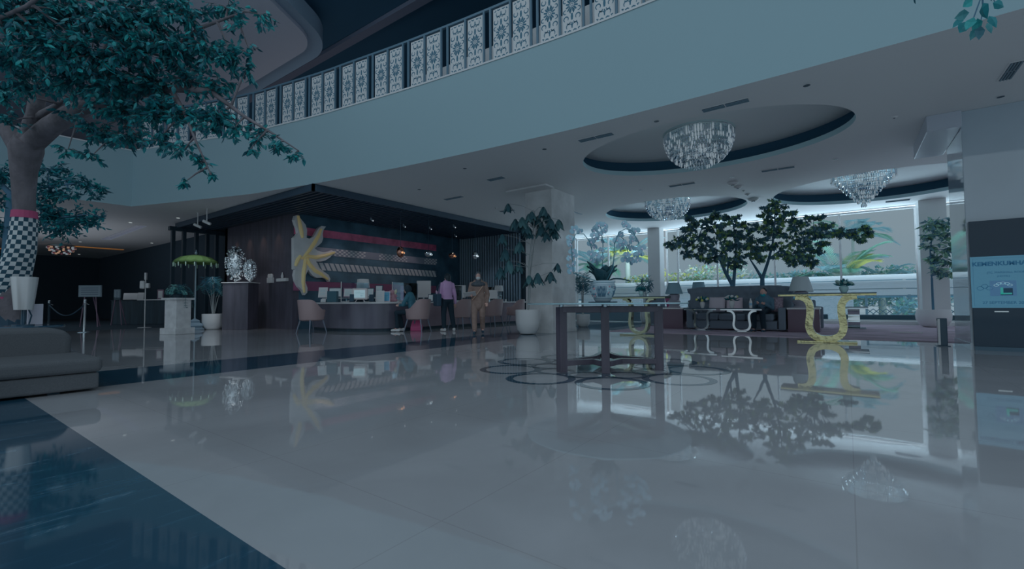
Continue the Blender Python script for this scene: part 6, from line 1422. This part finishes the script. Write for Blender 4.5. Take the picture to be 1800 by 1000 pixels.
br2.inputs['Scale'].default_value = 5; br2.inputs['Color1'].default_value = (*alb((112, 112, 116)), 1); br2.inputs['Color2'].default_value = (*alb((82, 96, 104)), 1); br2.inputs['Mortar'].default_value = (*alb((122, 140, 150)), 1); br2.inputs['Mortar Size'].default_value = .03
sxy = tt.nodes.new('ShaderNodeSeparateXYZ'); cxy = tt.nodes.new('ShaderNodeCombineXYZ'); tt.links.new(tcn.outputs['Object'], sxy.inputs[0]); tt.links.new(sxy.outputs['Y'], cxy.inputs['X']); tt.links.new(sxy.outputs['Z'], cxy.inputs['Y']); tt.links.new(cxy.outputs[0], br2.inputs['Vector']); tt.links.new(br2.outputs['Color'], bb.inputs['Base Color'])
g.box(24.2, 24.4, -.2, 1.3, -.02, .98); g.box(24.2, 24.4, 5.2, 12.5, -.02, .98); o = g.build('wall_outside_brick', brick, smooth=False); struct(o)
# patterned garden railing
t = thing('garden_railing', 'dark lattice garden railing outside the right windows', 'railing', (23, -3.2, 0)); g = MB(); lat = mat('lattice_paint', (56, 76, 88), rough=.6, e=1.2)
g.box(-.02, .02, -2.6, 2.6, .93, .98); g.box(-.02, .02, -2.6, 2.6, .0, .04); g.build('rails', lat, t, smooth=False)
for y in (-2.6, -1.3, 0, 1.3, 2.6): g = MB(); g.box(-.04, .04, y-.04, y+.04, -.02, 1.0); g.build('post', lat, t, smooth=False)
g = MB(); 
for k in range(-13, 13):
    y = k*.2
    g.bar((0, y, .05), (0, y+.2, .25), .01, .03); g.bar((0, y+.2, .05), (0, y, .25), .01, .03); g.bar((0, y, .25), (0, y+.2, .45), .01, .03); g.bar((0, y+.2, .25), (0, y, .45), .01, .03)
    g.tube([(0, y+.1+.08*math.cos(TAU*i/8), .68+.14*math.sin(TAU*i/8)) for i in range(9)], .012, 4)
g.build('lattice', lat, t, smooth=False)
def planter_box(y0, y1, X, label):
    t = thing('planter_box', label, 'planter', (X, (y0+y1)/2, 0)); w = (y1-y0)/2; g = MB(); g.box(-.2, .2, -w, w, -.02, .28); g.build('box', mat('planter_black', (24, 44, 56), rough=.5, e=1.8), t, smooth=False, bev=.01); g = MB(); g.box(-.17, .17, -w+.03, w-.03, .25, .285); g.build('soil', soil_m, t, smooth=False)
planter_box(-2.9, .2, 20.2, 'long black planter outside the right window'); planter_box(.6, 2.6, 20.4, 'long black planter outside behind the gold console')
g = MB(); bp_ = []
for i in range(15):
    a = i/14; bp_.append((18.0-.9*math.sin(PI*a)*.35, 5.0+4.9*a))
g.prism(bp_+offset_strip(bp_, -.45)[::-1], .02, .38); o = g.build('window_bench', mat('bench_dark', (38, 56, 68), rough=.5, e=1.2), ang=30, bev=.01); tag(o, 'long low dark curved bench at the left windows', 'bench')
g = MB(); g.prism(offset_strip(bp_, .5)+offset_strip(bp_, -.6)[::-1], 0, .018); struct(g.build('floor_step', mat('step_stone', (78, 92, 104), rough=.3, e=.8), smooth=False))
# palms and shrubs
YG = [mat('frond_yellow', (116, 132, 66), rough=.5, e=1.1), mat('frond_green', (62, 96, 92), rough=.5, e=1.1), mat('frond_blue', (70, 100, 112), rough=.5, e=1.1), mat('frond_pale', (106, 126, 112), rough=.5, e=1.1)]
def palm(label, base, hgt, L_, nf, pal, trunkr=.1, wts=None, seedv=1, ups=(.2, 1.1)):
    random.seed(seedv); t = thing('palm_tree', label, 'palm', base)
    g = MB(); g.tube([(0, 0, 0), (.05, .02, hgt*.5), (0, 0, hgt)], [trunkr*1.3, trunkr, trunkr*.9], 12); g.build('trunk', mat('palm_trunk', (86, 100, 104), rough=.9), t)
    f = MB()
    for k in range(nf):
        a = TAU*k/nf+random.uniform(-.2, .2); up_ = random.uniform(*ups); mi = random.choices(range(len(pal)), weights=wts)[0]
        p = [Vector((math.cos(a)*L_*q*(1-.15*q), math.sin(a)*L_*q*(1-.15*q), hgt+L_*(up_*q-.95*q*q*(.5+up_*.25)))) for q in [i/9 for i in range(10)]]
        f.tube(p, [.02*(1-i/11) for i in range(10)], 4, mi=mi, cap=False)
        q = smooth_path([tuple(v) for v in p], 4); sv = Vector((-math.sin(a), math.cos(a), 0))
        for j in range(4, len(q)-1):
            d = (Vector(q[j+1])-Vector(q[j])).normalized(); ll = L_*.32*math.sin(PI*min(1, .15+.8*j/len(q)))
            for sd in (-1, 1): leaf(f, Vector(q[j]), sv*sd*.9+d*.75-Vector((0, 0, .25)), ll*random.uniform(.85, 1.1), ll*.085, mi, roll=.3)
    f.build('fronds', pal, t, smooth=False)
def gp(px, X): 
    p = atX(px, 500, X); return (p[0], p[1], -.02)
palm('yellow-green palm rising behind the white garden wall, right of the indoor trees', gp(1476, 29), 1.9, 2.5, 16, YG, seedv=4, wts=(2, 3, 3, 3), ups=(.5, 1.7))
palm('small bluish palm behind the garden wall, farther right', gp(1552, 30), 1.9, 1.5, 11, YG, seedv=7, wts=(0, 1, 4, 1), ups=(.2, 1.3))
palm('tall palm with yellow fronds behind the orchid blossoms', gp(1104, 27), 3.6, 2.6, 15, YG, .16, seedv=11, wts=(3, 2, 3, 1), ups=(0, 1.2))
palm('palm with bluish fronds left of the orchid pot', gp(1052, 28), 3.2, 2.6, 15, YG, seedv=13, wts=(0, 2, 4, 1), ups=(.1, 1.2))
palm('bright yellow palm crown left of the near window column', gp(1132, 29), 1.9, 1.7, 13, YG, seedv=17, wts=(5, 1, 1, 2), ups=(.3, 1.3))
palm('palm with feathery top seen above the right indoor tree', gp(1502, 38), 5.0, 2.8, 12, YG, seedv=19, wts=(0, 2, 4, 1), ups=(.2, 1.2))
def shrub(label, px, X, w, h, pal, wts, seedv):
    random.seed(seedv); p = gp(px, X); t = thing('garden_shrub', label, 'shrub', p); g = MB(); g.tube([(0, 0, 0), (0, 0, h*.4)], .05, 6); g.build('stem', mat('palm_trunk', (86, 100, 104)), t)
    f = MB()
    for k in range(int(700*w)):
        u = random.uniform(-1, 1); v = random.uniform(-1, 1); z = random.uniform(.2, 1); 
        if u*u+z*z*.6 > 1.15: continue
        leaf(f, Vector((v*.8, u*w, z*h)), Vector((random.gauss(0, 1), random.gauss(0, 1), random.gauss(.3, .6))), .24, .10, random.choices(range(len(pal)), weights=wts)[0])
    f.build('foliage', pal, t, smooth=False)
shrub('yellowish shrub above the garden wall behind the left indoor tree', 1208, 28, 1.6, 2.55, YG, (4, 1, 1, 4), 1)
shrub('pale green shrub behind the fork of the left indoor tree', 1262, 28, 1.9, 2.9, YG, (1, 2, 1, 4), 2)
shrub('bluish green hedge behind the fork of the right indoor tree', 1385, 29, 2.2, 2.3, YG, (0, 3, 4, 1), 3)
shrub('bluish hedge below the yellow-green palm', 1440, 29, 1.7, 2.4, YG, (0, 3, 4, 1), 4)
shrub('teal hedge at the right end of the garden wall', 1600, 31, 2.4, 2.55, YG, (0, 2, 5, 2), 5)
shrub('yellow and green shrub under the tall palm', 1135, 27.5, 1.2, 2.4, YG, (3, 2, 1, 2), 6)
shrub('pale hedge between the palms right of the console', 1545, 31, 1.8, 2.3, YG, (0, 2, 4, 3), 7)
shrub('potted grass-like plant behind the right window glass', 1592, 22, .35, .75, YG, (0, 2, 4, 2), 8)
